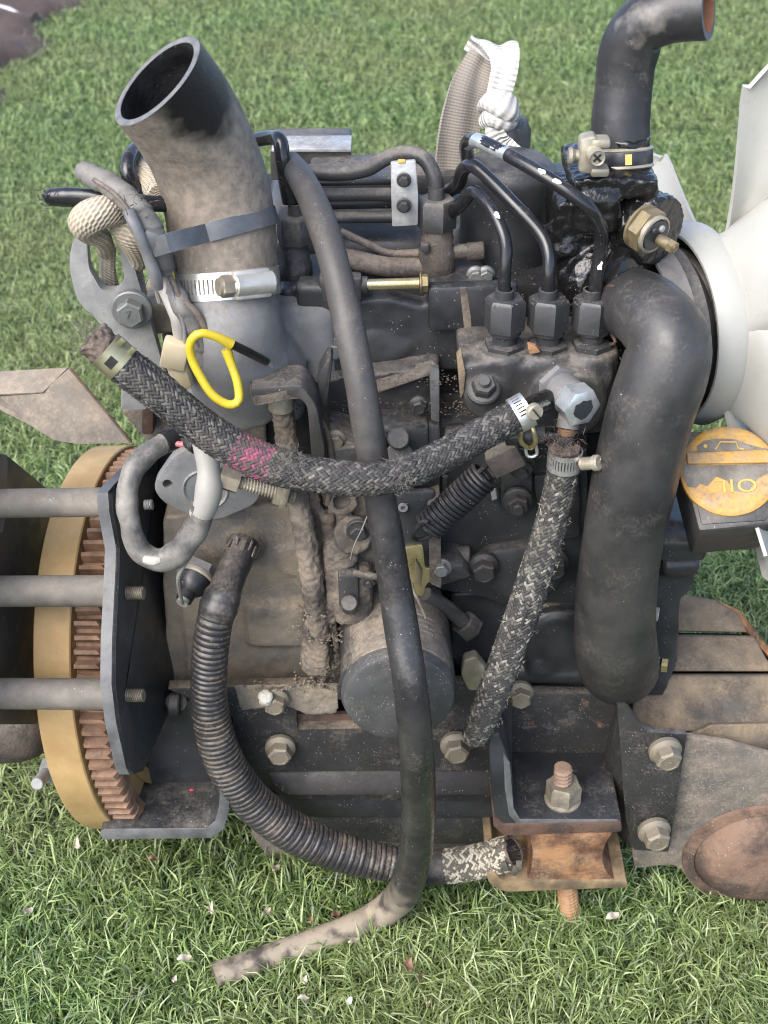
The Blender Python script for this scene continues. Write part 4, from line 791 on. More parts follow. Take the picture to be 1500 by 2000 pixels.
mb = MB(); PL(mb, [(460, 1553), (985, 1556), (985, 1600), (560, 1598), (480, 1590)], .030, .012, .003); obj('pan_flange', mb, 'paint', op)
mb = MB(); PL(mb, [(560, 1560), (985, 1566), (985, 1655), (600, 1640)], .034, .006, .003); obj('pan_side', mb, 'rust_plate2' if 'rust_plate2' in MATS else mat('rust_plate2', (.024, .026, .026), (.05, .052, .05), nsc=25, rough=.55, dust=.4, film=.16, speck=1.0, bump=.4, dcol=(.28, .26, .2)).name, op)
# ---------------- right mount ----------------
mb = MB(); prof = [(955, 1436), (975, 1432), (1000, 1500), (1004, 1580), (1016, 1600), (1180, 1602), (1214, 1602), (1214, 1616), (1010, 1622), (984, 1614), (966, 1590), (958, 1520)]
PL(mb, prof, -.028, .085, .0016); rb = obj('right_mount_bracket', mb, 'paint_clean', E)  # dark low-dust paint: shade on the channel floor is put into the colour
mb = MB(); PL(mb, [(983, 1470), (996, 1490), (1003, 1578), (1016, 1601), (1208, 1601), (1208, 1613), (1012, 1613), (994, 1592), (986, 1540)], -.0288, .0012, .0004); obj('cut_edge', mb, 'edge_paint', rb)
mb = MB(); PL(mb, [(960, 1440), (1000, 1350), (1214, 1356), (1236, 1400), (1236, 1600), (960, 1600)], .048, .01, .003); obj('back_plate', mb, 'bracket_rust', rb)
mb = MB(); PS(mb, [(1206, 1362, .048), (1222, 1385, -.0), (1240, 1600, -.002), (1236, 1660, -.004), (1214, 1640, .03), (1160, 1560, .048)], .006, .0015); obj('side_wall', mb, 'bracket_rust', rb)
mb = MB(); PL(mb, rpoly([(1204, 1362, 4), (1216, 1364, 4), (1258, 1430, 26), (1342, 1434, 3), (1306, 1664, 3), (1238, 1660, 4), (1222, 1600)], 4), -.004, .006, .0016); ear = obj('bracket_ear', mb, 'bracket_rust', rb)
for x, y in ((1309, 1492), (1287, 1650)): bolt(x, y, -.026, 23, 'bolt_tan', 'flange', (.12, -1, -.05), parent=rb)
zf = P(1096, 1602, -.028).z; c = P(1096, 1590, -.006); c.z = zf; k = K(c); mb = MB(); mb.lathe(c, (0, 0, 1), [(0, 0), (36*k, 0), (36*k, 5*k), (30*k, 9*k)], 24); mb.hexa(c+Vector((0, 0, .001)), (0, 0, 1), 35*k, 46*k, spin=.2); obj('nut', mb, 'bolt_tan', rb)
mb = MB(); mb.thread(c+Vector((-.001, 0, .010)), c+Vector((-.002, 0, .036)), 19*k, 9.5*k, depth=.2); RUSTY = mat('rust_pink', (.14, .09, .06), (.28, .19, .135), nsc=60, rough=.75, bump=.4); obj('stud', mb, 'rust_pink', rb, ang=14)
# rubber mount under the right bracket
mb = MB(); YF = -.030; Y0 = YF+.028; zt, zb = P(1110, 1624, YF).z, P(1110, 1720, YF).z; k = K(P(1110, 1670, Y0)); o0 = P(1110, 1720, YF); o0.y = Y0; H = zt-zb; hw = 92*k
PL(mb, rpoly([(1034, 1628, 3), (1196, 1626, 3), (1184, 1644, 10), (1174, 1672, 30), (1182, 1702, 10), (1206, 1722, 3), (1030, 1722, 3), (1044, 1676, 40)], 4), YF+.002, .05, .0025); rm = obj('rubber_mount', mb, 'rust', E, label='rusty waisted mount')
mb = MB(); PL(mb, rpoly([(962, 1612), (1214, 1606), (1214, 1624), (985, 1632)], 4), -.030, .07, .0015); obj('top_plate', mb, 'rust_dark', rm)
mb = MB(); PL(mb, rpoly([(950, 1706, 3), (966, 1702, 3), (976, 1716, 8), (992, 1722, 4), (1224, 1720, 2), (1226, 1733, 2), (985, 1742, 14), (956, 1728, 12)], 4), -.030, .075, .0015); obj('bottom_plate', mb, 'mount_tan' if 'mount_tan' in MATS else mat('mount_tan', (.10, .075, .045), (.36, .25, .13), nsc=40, rough=.7, rust=.15, dirty=.45, bump=.4).name, rm)
mb = MB(); q0, q1 = P(1108, 1738, YF+.012), P(1118, 1822, YF+.012); mb.thread(q0+(q0-q1)*.4, q1, 21*k, 9*k, depth=.18); mat('rust_orange', (.19, .10, .045), (.32, .19, .09), nsc=40, rough=.75, bump=.4, dirty=.1); obj('stud', mb, 'rust_orange', rm, ang=14)
# stamped plate at lower right
pl = [(1300, 1436), (1342, 1440), (1420, 1452), (1560, 1490), (1560, 1766), (1430, 1764, 30), (1378, 1748, 30), (1345, 1722, 20), (1330, 1694, 14), (1306, 1688, 10), (1240, 1696, 6), (1234, 1662), (1300, 1650)]
mb = MB(); PL(mb, rpoly(pl, 4), .004, .006, .0015); sp = obj('stamped_plate', mb, 'rust_plate', E)
mb = MB(); c = P(1490, 1668, .0035); k = K(c); mb.lathe(c, (0, -1, 0), [(158*k, 0), (157*k, .003), (136*k, .004), (134*k, .002), (130*k, .004), (120*k, .012), (90*k, .019), (50*k, .021), (0, .021)], 64)
for i, v in enumerate(mb.v): mb.v[i] = (v[0], v[1], c.z+(v[2]-c.z)*.86)
obj('dome', mb, 'rust_dome', sp)
# ---------------- hose clamps ----------------
def worm_band(mb, c, ax, r, w, t, a0, a1, slots, up=(0, -1, 0), m=None):
    """band round axis ax; angles in degrees from 'up' (towards the viewer); slots = (from, to, n)"""
    ax = Vector(ax).normalized(); u = Vector(up); u = (u-ax*u.dot(ax)).normalized(); q = ax.cross(u)
    def arc(x0, x1, h0, h1, n):
        secs = []
        for i in range(n+1):
            a = math.radians(x0+(x1-x0)*i/n); e = u*math.cos(a)+q*math.sin(a)
            secs.append([c+ax*h0+e*r, c+ax*h0+e*(r+t), c+ax*h1+e*(r+t), c+ax*h1+e*r, c+ax*h0+e*r])
        mb.strip(secs, m); mb.add(secs[0][:4], [(0, 1, 2, 3)], m); mb.add(secs[-1][:4], [(3, 2, 1, 0)], m)
    s0, s1, n = slots
    if a0 < s0: arc(a0, s0, -w/2, w/2, max(3, int((s0-a0)/5)))
    if a1 > s1: arc(s1, a1, -w/2, w/2, max(3, int((a1-s1)/5)))
    arc(s0, s1, -w/2, -w*.27, 24); arc(s0, s1, w*.27, w/2, 24)
    for i in range(n+1):
        x = s0+(s1-s0)*i/n; d = (s1-s0)/n*.30; arc(max(s0, x-d), min(s1, x+d), -w*.28, w*.28, 2)
# ---------------- big air hose ----------------
ctrl = [(446, 600, .042, 101), (440, 540, .050, 103), (433, 450, .058, 106), (420, 370, .062, 107), (392, 290, .060, 109), (352, 218, .050, 111), (306, 158, .034, 112)]
pts, rad, s = path(ctrl, .004); n = 48; T, U, W = frames(pts)
mb = MB(); N = len(pts); secs_o = []; secs_i = []
for i, p in enumerate(pts):
    ro = []; ri = []
    for j in range(n+1):
        a = 2*math.pi*j/n; e = U[i]*math.cos(a)+W[i]*math.sin(a); jag = Vector((0, 0, 0))
        if i >= N-3: jag = T[i]*(.0026*math.sin(a*3+.5)+.0020*math.sin(a*8+1)+.0012*math.sin(a*19))*(1 if i == N-1 else .4)
        ro.append(p+e*rad[i]+jag); ri.append(p+e*(rad[i]-.0048)+jag*.9)
    secs_o.append(ro); secs_i.append(ri)
RT, SUP = Vector((1, 0, 0)), UP
CN = (RT*-.77*.88+SUP*.64*.88-FWD*.66).normalized(); CE = pts[-1]      # plane of the slanting cut
for i in range(N):
    w = max(0, 1-(s[-1]-s[i])/.10); w = w*w*(3-2*w)
    if w > 0:
        for rows in (secs_o, secs_i):
            rows[i] = [v+T[-1]*(-((v-pts[i]).dot(CN))/(T[-1].dot(CN))*w) for v in rows[i]]
mb.strip(secs_o, 0); k0 = N-22; mb.strip(secs_i[k0:][::-1], 1); 
rim = [[a, a.lerp(b, .12)+T[-1]*.0006, a.lerp(b, .88)+T[-1]*.0006, b] for a, b in zip(secs_o[-1], secs_i[-1])]; mb.strip([list(x) for x in zip(*rim)], 2)
mat('rim_rubber', (.09, .093, .095), (.17, .17, .165), nsc=120, rough=.7, bump=.4)
mat('hose_inside', (.010, .010, .011), (.03, .03, .03), nsc=60, rough=.65, bump=.6, speck=.4)
def air_mat():
    m = mat('air_hose', (.018, .018, .018), (.03, .029, .028), nsc=14, rough=.5, dust=.10, film=.92, speck=.12, bump=.22, bsc=420, dcol=(.265, .222, .172)); t = m.node_tree; N_ = t.nodes; L_ = t.links; b = N_['Principled BSDF']
    # bare wiped rubber near the cut end: distance from a point on the hose, broken up by noise
    a = N_.new('ShaderNodeTexCoord'); v = N_.new('ShaderNodeVectorMath'); v.operation = 'DISTANCE'; L_.new(a.outputs['Object'], v.inputs[0]); v.inputs[1].default_value = P(428, 178, .008)
    nz = N_.new('ShaderNodeTexNoise'); nz.inputs['Scale'].default_value = 55; nz.inputs['Detail'].default_value = 5; L_.new(a.outputs['Object'], nz.inputs['Vector'])
    ma = N_.new('ShaderNodeMath'); ma.operation = 'MULTIPLY_ADD'; L_.new(nz.outputs['Fac'], ma.inputs[0]); ma.inputs[1].default_value = -.03; L_.new(v.outputs['Value'], ma.inputs[2])
    mr = N_.new('ShaderNodeMapRange'); L_.new(ma.outputs[0], mr.inputs[0]); mr.inputs[1].default_value = .016; mr.inputs[2].default_value = .030; mr.inputs[3].default_value = 1; mr.inputs[4].default_value = 0
    x = N_.new('ShaderNodeMix'); x.data_type = 'RGBA'; src = b.inputs['Base Color'].links[0].from_socket; L_.new(mr.outputs[0], x.inputs[0]); L_.new(src, x.inputs[6]); x.inputs[7].default_value = (.010, .010, .010, 1); L_.new(x.outputs[2], b.inputs['Base Color'])
    y = N_.new('ShaderNodeMix'); y.data_type = 'FLOAT'; src = b.inputs['Roughness'].links[0].from_socket; L_.new(mr.outputs[0], y.inputs[0]); L_.new(src, y.inputs[2]); y.inputs[3].default_value = .42; L_.new(y.outputs[0], b.inputs['Roughness'])
air_mat()
AH = tag(obj('air_hose', mb, ['air_hose', 'hose_inside', 'rim_rubber'], None, 50), 'large dusty black air hose with its cut open end tipped left', 'hose')
# dark branching stain and splash on the hose side
def ray_to_hose(px, py):
    d = ray(px, py).normalized(); best = None
    for i, p in enumerate(pts):
        w = p-CAM; t = w.dot(d); q = CAM+d*t; off = (q-p).length
        if off < rad[i] and abs((q-p).dot(T[i])) < .004:
            tt = t-math.sqrt(rad[i]**2-off**2); qq = CAM+d*(tt-.0004)
            if best is None or tt < best[0]: best = (tt, qq)
    return best[1] if best else None
mb = MB()
for line in ([(346, 188), (352, 200), (348, 210)], [(350, 192), (362, 204), (378, 212), (384, 226), (390, 240), (393, 262)], [(360, 206), (356, 216), (366, 220)], [(378, 212), (395, 206), (415, 202)], [(368, 214), (392, 220), (414, 212)], [(384, 248), (392, 252), (396, 244)], [(386, 226), (400, 230)]):
    q = [ray_to_hose(*p) for p in line]; q = [x for x in q if x]
    if len(q) > 1:
        P2, r2, _ = spline([(x, random.uniform(1.8, 3.6)*K(x)) for x in q], .0015); mb.tube(P2, r2, 6)
mat('wet_stain', (.010, .010, .010), rough=.45); obj('oil_drip', mb, 'wet_stain', AH)
c = P(441, 553, .049); i = min(range(N), key=lambda j: (pts[j]-c).length); ax = T[i]; r0 = rad[i]+.0002; kc = K(c); c = pts[i]
mb = MB(); worm_band(mb, c, ax, r0, 52*kc, .0011, -178, 178, (-70, -3, 14)); hc = obj('hose_clamp', mb, 'band', AH, recalc=True)
uu = Vector((0, -1, 0)); uu = (uu-ax*uu.dot(ax)).normalized(); qq = ax.cross(uu)
def on(a, h, out): a = math.radians(a); e = uu*math.cos(a)+qq*math.sin(a); return c+ax*h+e*(r0+out), e
sgn = 1 if qq.x > 0 else -1
p0, e0 = on(sgn*12, 0, .006); p1, e1 = on(sgn*50, 0, .006)
mb = MB(); hx = (p1-p0).normalized(); nn = (e0+e1).normalized(); Rm = Matrix((hx, -(ax.cross(hx)).normalized()*-1, ax)).transposed()
mid = p0.lerp(p1, .55); mb.cyl(p0+hx*.001, p1+hx*.004, .0078, 20, ch=.25); mb.box(mid+nn*-.002, (.026, .011, 56*kc), Matrix((hx, nn, ax)).transposed(), .002); obj('screw_housing', mb, 'zinc_bright' if 'zinc_bright' in MATS else mat('zinc_bright', (.44, .42, .37), (.58, .56, .5), nsc=70, rough=.4, metal=.6, bump=.2, dust=.15, dirty=.1).name, hc)
mb = MB(); mb.hexa(p0+hx*.002-nn*.0005, -hx, .0072, .009, spin=.3, ch=.1); mb.lathe(p0-nn*.0005-hx*.006, -hx, [(.0062, 0), (.0056, .0025), (0, .0025)], 14); obj('screw', mb, 'bolt_tan', hc)
me = text_mesh('stamped_mark', '400DN', .0085, .0003, 'edge_paint'); fr = frame_mat(mid+nn*.0062, nn, -hx); o = bpy.data.objects.new('stamped_mark', me); link(o, hc, fr@Matrix.Translation((0, 0, 0)))
# ---------------- cable tie ----------------
j = min(range(N), key=lambda q: (pts[q]-P(433, 445, .046)).length); rv = ray(433, 445).normalized(); ta = (SUP*.96-RT*.27); ta = (ta-rv*ta.dot(rv)).normalized(); tu = Vector((0, -1, 0)); tu = (tu-ta*tu.dot(ta)).normalized(); tq = ta.cross(tu); sg = 1 if tq.x > 0 else -1
mb = MB(); secs = []
pp = [P(288, 492, .012), P(312, 484, -.012)]; ring = []
for a in range(-14, 181, 6):
    e = tu*math.cos(math.radians(sg*a))+tq*math.sin(math.radians(sg*a)); q_ = pts[j]+e*(rad[j]*1.02); q_ = q_-T[j]*((q_-P(433, 447, .058)).dot(ta)/T[j].dot(ta)); ring.append((q_, e))
tw = 17*kc
ctrl = [(P(290, 486, .020), Vector((-.5, -.85, .1))), (P(299, 483, .002), Vector((-.3, -.95, .1))), (P(328, 474, -.003), Vector((-.1, -1, .1))), (P(370, 463, .005), Vector((0, -1, .1)))]+[(p, e) for p, e in ring[2:]]
for p, e in ctrl: secs.append([p-ta*tw, p-ta*tw+e*.0014, p+ta*tw+e*.0014, p+ta*tw, p-ta*tw])
mb.strip(secs); ct_ = tag(obj('cable_tie', mb, 'tie_grey' if 'tie_grey' in MATS else mat('tie_grey', (.055, .06, .065), (.11, .115, .12), nsc=40, rough=.36, dust=.15, film=.05, bump=.12).name), 'flat black cable tie strapped slantwise round the big air hose', 'cable tie')
mb = MB(); mb.box(P(298, 470, .006), (.012, .012, .016), Matrix.Rotation(.35, 3, 'Y'), .002); obj('tie_head', mb, 'tie_grey', ct_)
# ---------------- upper radiator hose ----------------
pts2, rad2, s2 = path([(1213, 345, .078, 50), (1213, 300, .082, 56), (1212, 240, .087, 57), (1218, 170, .092, 56), (1226, 110, .094, 58), (1252, 52, .092, 60), (1310, 24, .086, 59), (1384, 16, .08, 60)], .004)
n = 40; T2, U2, W2 = frames(pts2); N2 = len(pts2); so_, si_ = [], []
for i, p in enumerate(pts2):
    ro, ri = [], []
    for j in range(n+1):
        a = 2*math.pi*j/n; e = U2[i]*math.cos(a)+W2[i]*math.sin(a); jag = T2[i]*(.0012*math.sin(a*5)+.001*math.sin(a*13)) if i == N2-1 else Vector((0, 0, 0)); rip = .00012*math.sin(i*2.1)*(1 if i < N2*.55 else .3)
        ro.append(p+e*(rad2[i]+rip)+jag); ri.append(p+e*(rad2[i]-.0042)+jag)
    so_.append(ro); si_.append(ri)
CN2 = (Vector((1, 0, 0))*.9-FWD*.42-UP*.08).normalized()
for i in range(N2):
    w = max(0, 1-(s2[-1]-s2[i])/.06); w = w*w*(3-2*w)
    if w > 0:
        for rows in (so_, si_): rows[i] = [v+T2[-1]*(-((v-pts2[i]).dot(CN2))/(T2[-1].dot(CN2))*w) for v in rows[i]]
mb = MB(); mb.strip(so_, 0); mb.strip(si_[-12:][::-1], 1); mb.strip([so_[-1], si_[-1]], 2)
mat('hose_worn', (.016, .016, .017), (.028, .028, .028), nsc=14, rough=.42, dust=.12, film=.06, bump=.12, speck=.15)
def scuff():
    m = MATS['hose_worn']; t = m.node_tree; N_ = t.nodes; L_ = t.links; b = N_['Principled BSDF']
    a = N_.new('ShaderNodeTexCoord'); v = N_.new('ShaderNodeVectorMath'); v.operation = 'DISTANCE'; L_.new(a.outputs['Object'], v.inputs[0]); v.inputs[1].default_value = P(1225, 42, .05)
    nz = N_.new('ShaderNodeTexNoise'); nz.inputs['Scale'].default_value = 70; nz.inputs['Detail'].default_value = 6; L_.new(a.outputs['Object'], nz.inputs['Vector'])
    ma = N_.new('ShaderNodeMath'); ma.operation = 'MULTIPLY_ADD'; L_.new(nz.outputs['Fac'], ma.inputs[0]); ma.inputs[1].default_value = .05; L_.new(v.outputs['Value'], ma.inputs[2])
    mr = N_.new('ShaderNodeMapRange'); L_.new(ma.outputs[0], mr.inputs[0]); mr.inputs[1].default_value = .046; mr.inputs[2].default_value = .058; mr.inputs[3].default_value = .85; mr.inputs[4].default_value = 0
    x = N_.new('ShaderNodeMix'); x.data_type = 'RGBA'; src = b.inputs['Base Color'].links[0].from_socket; L_.new(mr.outputs[0], x.inputs[0]); L_.new(src, x.inputs[6]); x.inputs[7].default_value = (.17, .155, .135, 1); L_.new(x.outputs[2], b.inputs['Base Color'])
scuff()
UH = tag(obj('radiator_hose', mb, ['hose_worn', 'rust_inside' if 'rust_inside' in MATS else mat('rust_inside', (.12, .05, .025), (.26, .12, .06), rough=.85, bump=.5).name, 'rim_rubber'], None, 50), 'black elbow hose rising at upper right with a rusty open end', 'hose')
i = min(range(N2), key=lambda q: (pts2[q]-P(1213, 312, .08)).length); c2 = pts2[i]; r2 = rad2[i]+.0006; k2 = K(c2); ax2 = T2[i]
mb = MB(); mb.lathe(c2-ax2*20*k2, ax2, [(r2, 0), (r2+.0012, .0004), (r2+.0024, 4*k2), (r2+.0012, 9*k2), (r2+.0009, 12*k2), (r2+.0009, 30*k2), (r2+.0012, 33*k2), (r2+.0022, 37*k2), (r2+.0010, 41*k2), (r2, 42*k2)], 48); hc2 = obj('hose_clamp', mb, 'zinc_dirty', UH)
mb = MB(); mb.lathe(c2-ax2*12*k2, ax2, [(r2+.0012, 0), (r2+.0016, 2*k2), (r2+.0016, 26*k2), (r2+.0012, 28*k2)], 48); obj('inner_strap', mb, 'paint_clean', hc2)
mb = MB(); PL(mb, rpoly([(1134, 272, 10), (1166, 266, 8), (1168, 330, 6), (1158, 340, 6), (1130, 338, 8)], 6), .040, .012, .0015); mb.box(P(1172, 276, .045), (.012, .012, .006), bev=.002); mb.box(P(1170, 332, .045), (.012, .012, .006), bev=.002); obj('clamp_block', mb, 'zinc_dirty', hc2)
mb = MB(); o0 = P(1163, 304, .036); d = Vector((.12, -1, .02)).normalized(); mb.lathe(o0, d, [(0, -.01), (16*k2, -.01), (16*k2, .004), (14*k2, .0055), (12*k2, .0045), (0, .0045)], 24); sc_ = obj('screw', mb, 'zinc_dirty', hc2)
mb = MB(); fr = frame_mat(o0+d*.0047, d); 
for a in (45, 135): mb.box(o0+d*.0047, (19*k2, .0004, 4.5*k2), fr.to_3x3()@Matrix.Rotation(math.radians(a), 3, 'Z')@Matrix.Rotation(math.pi/2, 3, 'X'), .0001)
obj('cross_slot', mb, 'core_dark', sc_)
mb = MB(); mb.cyl(P(1112, 304, .045), P(1140, 304, .045), 10*k2, 14); mb.lathe(P(1108, 304, .045), (1, 0, 0), [(0, 0), (15*k2, 2*k2), (17*k2, 8*k2), (12*k2, 14*k2)], 18); obj('clamp_bolt', mb, 'zinc_dirty', hc2)
mb = MB(); u2 = Vector((.08, -1, 0)); u2 = (u2-ax2*u2.dot(ax2)).normalized(); w2 = ax2.cross(u2); sgw = 1 if w2.x > 0 else -1; secs = []
for a in range(-6, 8, 3): e = u2*math.cos(math.radians(a))+w2*math.sin(math.radians(a)); secs.append([c2+e*(r2+.002)-ax2*9*k2, c2+e*(r2+.002)+ax2*11*k2])
mb.strip(secs); mat('yellow_label', (.55, .42, .12), rough=.5, dirty=.4); obj('yellow_mark', mb, 'yellow_label', hc2, recalc=False)
# ---------------- big lower radiator hose ----------------
pts3, rad3, s3 = path([(1205, 580, .06, 62), (1232, 592, .035, 70), (1272, 618, .008, 76), (1305, 668, -.012, 82), (1296, 730, -.02, 86), (1268, 815, -.024, 85), (1243, 920, -.026, 84), (1222, 1020, -.024, 80), (1208, 1110, -.02, 78), (1202, 1190, -.014, 79), (1202, 1250, -.004, 80), (1206, 1290, .018, 80), (1210, 1300, .06, 78)], .004)
mb = MB(); mb.tube(pts3, rad3, 44, seam=True, rfun=lambda L, a: 1+.006*math.sin(L*38+a)+.004*math.sin(L*80+2*a))
mat('hose_big', (.022, .022, .022), (.048, .046, .043), nsc=13, rough=.36, rough2=.56, dust=.10, film=.12, speck=.10, bump=.16, bsc=150, dcol=(.15, .13, .105), contrast=.16)
LH = tag(obj('radiator_hose', mb, 'hose_big', None, 60), 'thick long black hose running down the right side of the engine', 'hose')
i = 4; mb = MB(); kk3 = K(pts3[i]); T3, U3, W3 = frames(pts3); c3 = pts3[i]; ring = []
for a in range(0, 360, 8): ring.append((c3+U3[i]*math.cos(math.radians(a))*(rad3[i]+.001)+W3[i]*math.sin(math.radians(a))*(rad3[i]+.001), 3.4*kk3))
tail = [(P(1212, 580, .02), 3.4*kk3), (P(1206, 562, .02), 3.4*kk3), (P(1186, 560, .03), 3.4*kk3)]; mat('wire_rusty', (.13, .075, .055), (.24, .16, .13), rough=.45, metal=.5, bump=.2)
mb.tube([q for q, _ in ring]+[ring[0][0]], 3.4*kk3, 8); t_, r_, _ = spline([(P(1213, 628, .02), 3.4*kk3), (P(1208, 590, .018), 3.4*kk3)]+tail+[(P(1178, 570, .035), 3.4*kk3)], .002); mb.tube(t_, r_, 8)
t_, r_, _ = spline([(P(1192, 650, .03), 3.4*kk3), (P(1202, 668, .02), 3.4*kk3), (P(1186, 672, .03), 3.4*kk3), (P(1178, 662, .035), 3.4*kk3)], .002); mb.tube(t_, r_, 8); obj('wire_clamp', mb, 'wire_rusty', LH)
# ---------------- braided hoses ----------------
def fuel_hose(pp, lab, mats='braid', zones=None, white=.12, n=20, name='braided_hose', **kw):
    pts, rad, _ = path(pp, .004); mb = MB(); mb.tube(pts, [r*.965 for r in rad], 20); o = tag(obj(name, mb, 'rubber'), lab, 'hose'); braid('braid', pp, o, mats, n=n, white=white, zones=zones, **kw); return o, pts, rad
h1p = [(212, 688, -.030, 36), (250, 720, -.032, 37), (300, 757, -.035, 37), (352, 800, -.038, 36), (400, 838, -.040, 36), (452, 872, -.045, 36), (505, 898, -.052, 36), (560, 916, -.060, 36), (620, 928, -.068, 34), (680, 935, -.073, 33), (740, 935, -.074, 32), (795, 922, -.069, 31), (850, 898, -.058, 31), (905, 868, -.048, 31), (960, 838, -.040, 31), (1018, 806, -.034, 31)]
H1, hp1, hr1 = fuel_hose(h1p, 'braided fuel hose crossing the middle with a pink paint stain', ['braid', 'braid_pink'], [(.33, .425, 1)], white=.02, n=24)
mb = MB(); 
for x, y, Y, nn_, l in ((560, 880, -.066, 160, .011), (575, 905, -.078, 90, .008), (785, 945, -.082, 90, .014), (780, 905, -.082, 60, .009), (800, 930, -.085, 60, .008), (380, 815, -.056, 60, .006), (540, 915, -.08, 90, .006)): fuzz(mb, P(x, y, Y), nn_, l*.7, .0035)
obj('frayed_yarn', mb, 'fray', H1, recalc=False, kind='stuff')
# torn rubber end and its clamp at the left end of that hose
d0 = (hp1[0]-hp1[3]).normalized(); mb = MB(); c = hp1[0]; k = K(c)
mb.lathe(c-d0*.004, d0, [(0, 0), (33*k, 0), (33*k, 10*k), (34*k, 36*k), (38*k, 54*k), (22*k, 56*k), (16*k, 46*k), (0, 44*k)], 26)
te = fused('torn_end', mb, 'fray_brown' if 'fray_brown' in MATS else mat('fray_brown', (.05, .038, .03), (.17, .13, .10), nsc=90, rough=.95, bump=.8, bsc=500).name, H1, .0014, 1, .006, TEX2)
mb = MB(); fuzz(mb, c+d0*48*k, 260, .008, .006, ax=d0); obj('fray', mb, 'fray', H1, recalc=False, kind='stuff')
mb = MB(); mb.lathe(c-d0*.012, d0, [(38*k, 0), (40*k, 1*k), (40*k, 46*k), (38*k, 47*k)], 36); cl = obj('spring_clamp', mb, 'olive_clip' if 'olive_clip' in MATS else mat('olive_clip', (.22, .21, .12), (.33, .32, .2), nsc=60, rough=.36, metal=.6, bump=.1, dirty=.2).name, H1)
fu = Vector((-.1, -1, .15)); fu = (fu-d0*fu.dot(d0)).normalized(); fw = d0.cross(fu); mb = MB()
secs = []
for a in range(-9, 24, 4): e = fu*math.cos(math.radians(a))+fw*math.sin(math.radians(a)); secs.append([c+e*40.6*k-d0*(.012-14*k), c+e*40.6*k-d0*(.012-32*k)])
mb.strip(secs); obj('slot', mb, 'core_dark', cl, recalc=False)
mb = MB(); fup = Vector((.2, -.3, 1)); fup = (fup-d0*fup.dot(d0)).normalized()
for off in (8, 34): mb.box(c-d0*(.012-off*k)+fup*48*k, (12*k, 9*k, 24*k), Matrix((d0, d0.cross(fup), fup)).transposed(), .001)
obj('clamp_ear', mb, 'olive_clip', cl)
# clamp at the right end
i = len(hp1)-3; d1 = (hp1[-1]-hp1[-5]).normalized(); c = hp1[-1]; k = K(c); mb = MB(); worm_band(mb, c, d1, hr1[-1]+.0008, 30*k, .0010, -175, 175, (-60, 20, 7), up=(-.2, -.8, .5)); ec = obj('hose_clamp', mb, 'band', H1)
mb = MB(); o0 = P(1046, 806, -.047); d = Vector((.25, -.9, .1)).normalized(); mb.lathe(o0-d*.004, d, [(0, 0), (16*k, 0), (16*k, 12*k), (14*k, 15*k), (0, 15*k)], 20); mb.box(o0+d*(.0016), (24*k, .0006, 3*k), Matrix.Rotation(.9, 3, 'Y'), .0001, m=1); obj('screw', mb, ['zinc_dirty', 'core_dark'], ec)
mb = MB(); mb.cyl(c, P(1070, 780, -.010), 22*k, 18); obj('hose_tail', mb, 'oily', H1)
h2p = [(1102, 892, -.022, 29), (1098, 930, -.022, 30), (1086, 985, -.022, 30), (1070, 1045, -.023, 31), (1050, 1110, -.024, 32), (1025, 1185, -.026, 32), (998, 1260, -.028, 31), (970, 1335, -.028, 30), (945, 1400, -.026, 28), (928, 1438, -.02, 25)]
H2, hp2, hr2 = fuel_hose(h2p, 'pale fraying braided fuel hose hanging down from a banjo fitting', 'braid_pale', white=.08, n=22)
mb = MB()
for t in np.linspace(.12, .97, 26): i = int(t*(len(hp2)-1)); fuzz(mb, hp2[i]+Vector((RNG.choice([-1, 1, 1, 1])*hr2[i]*.9, -hr2[i]*.5, 0)), 14, .0045, .0015)
obj('frayed_yarn', mb, 'fray_pale' if 'fray_pale' in MATS else mat('fray_pale', (.30, .27, .2), (.48, .44, .35), nsc=90, rough=.95).name, H2, recalc=False, kind='stuff')
d2 = (hp2[0]-hp2[4]).normalized(); c = P(1103, 896, -.022); k = K(c); mb = MB(); worm_band(mb, c, d2, 31*k, 40*k, .0011, -178, 178, (-62, 50, 11), up=(0, -1, .1)); ec2 = obj('hose_clamp', mb, 'band', H2)
mb = MB(); a = P(1136, 906, -.030); b_ = P(1164, 904, -.036); mb.cyl(a, b_, 13*k, 18); mb.box(b_+(b_-a).normalized()*8*k, (.0004, 3.5*k, 26*k), Matrix.Rotation(.5, 3, 'X'), 0); mb.lathe(b_, (b_-a), [(0, -.001), (16*k, -.001), (16*k, 5*k), (13*k, 8*k), (0, 7*k)], 18); obj('screw', mb, 'zinc_dirty', ec2)
mb = MB(); fuzz(mb, P(1100, 866, -.035), 220, .006, .006); fuzz(mb, P(1085, 862, -.035), 120, .006, .004); obj('fray', mb, 'fray_brown', H2, recalc=False, kind='stuff')
mb = MB(); mb.lathe(P(1103, 878, -.02), (0, -.1, 1), [(0, -.004), (30*k, -.004), (30*k, 6*k), (20*k, 10*k), (0, 8*k)], 20); fused('torn_end', mb, 'fray_brown', H2, .0012, 1, .004, TEX2)
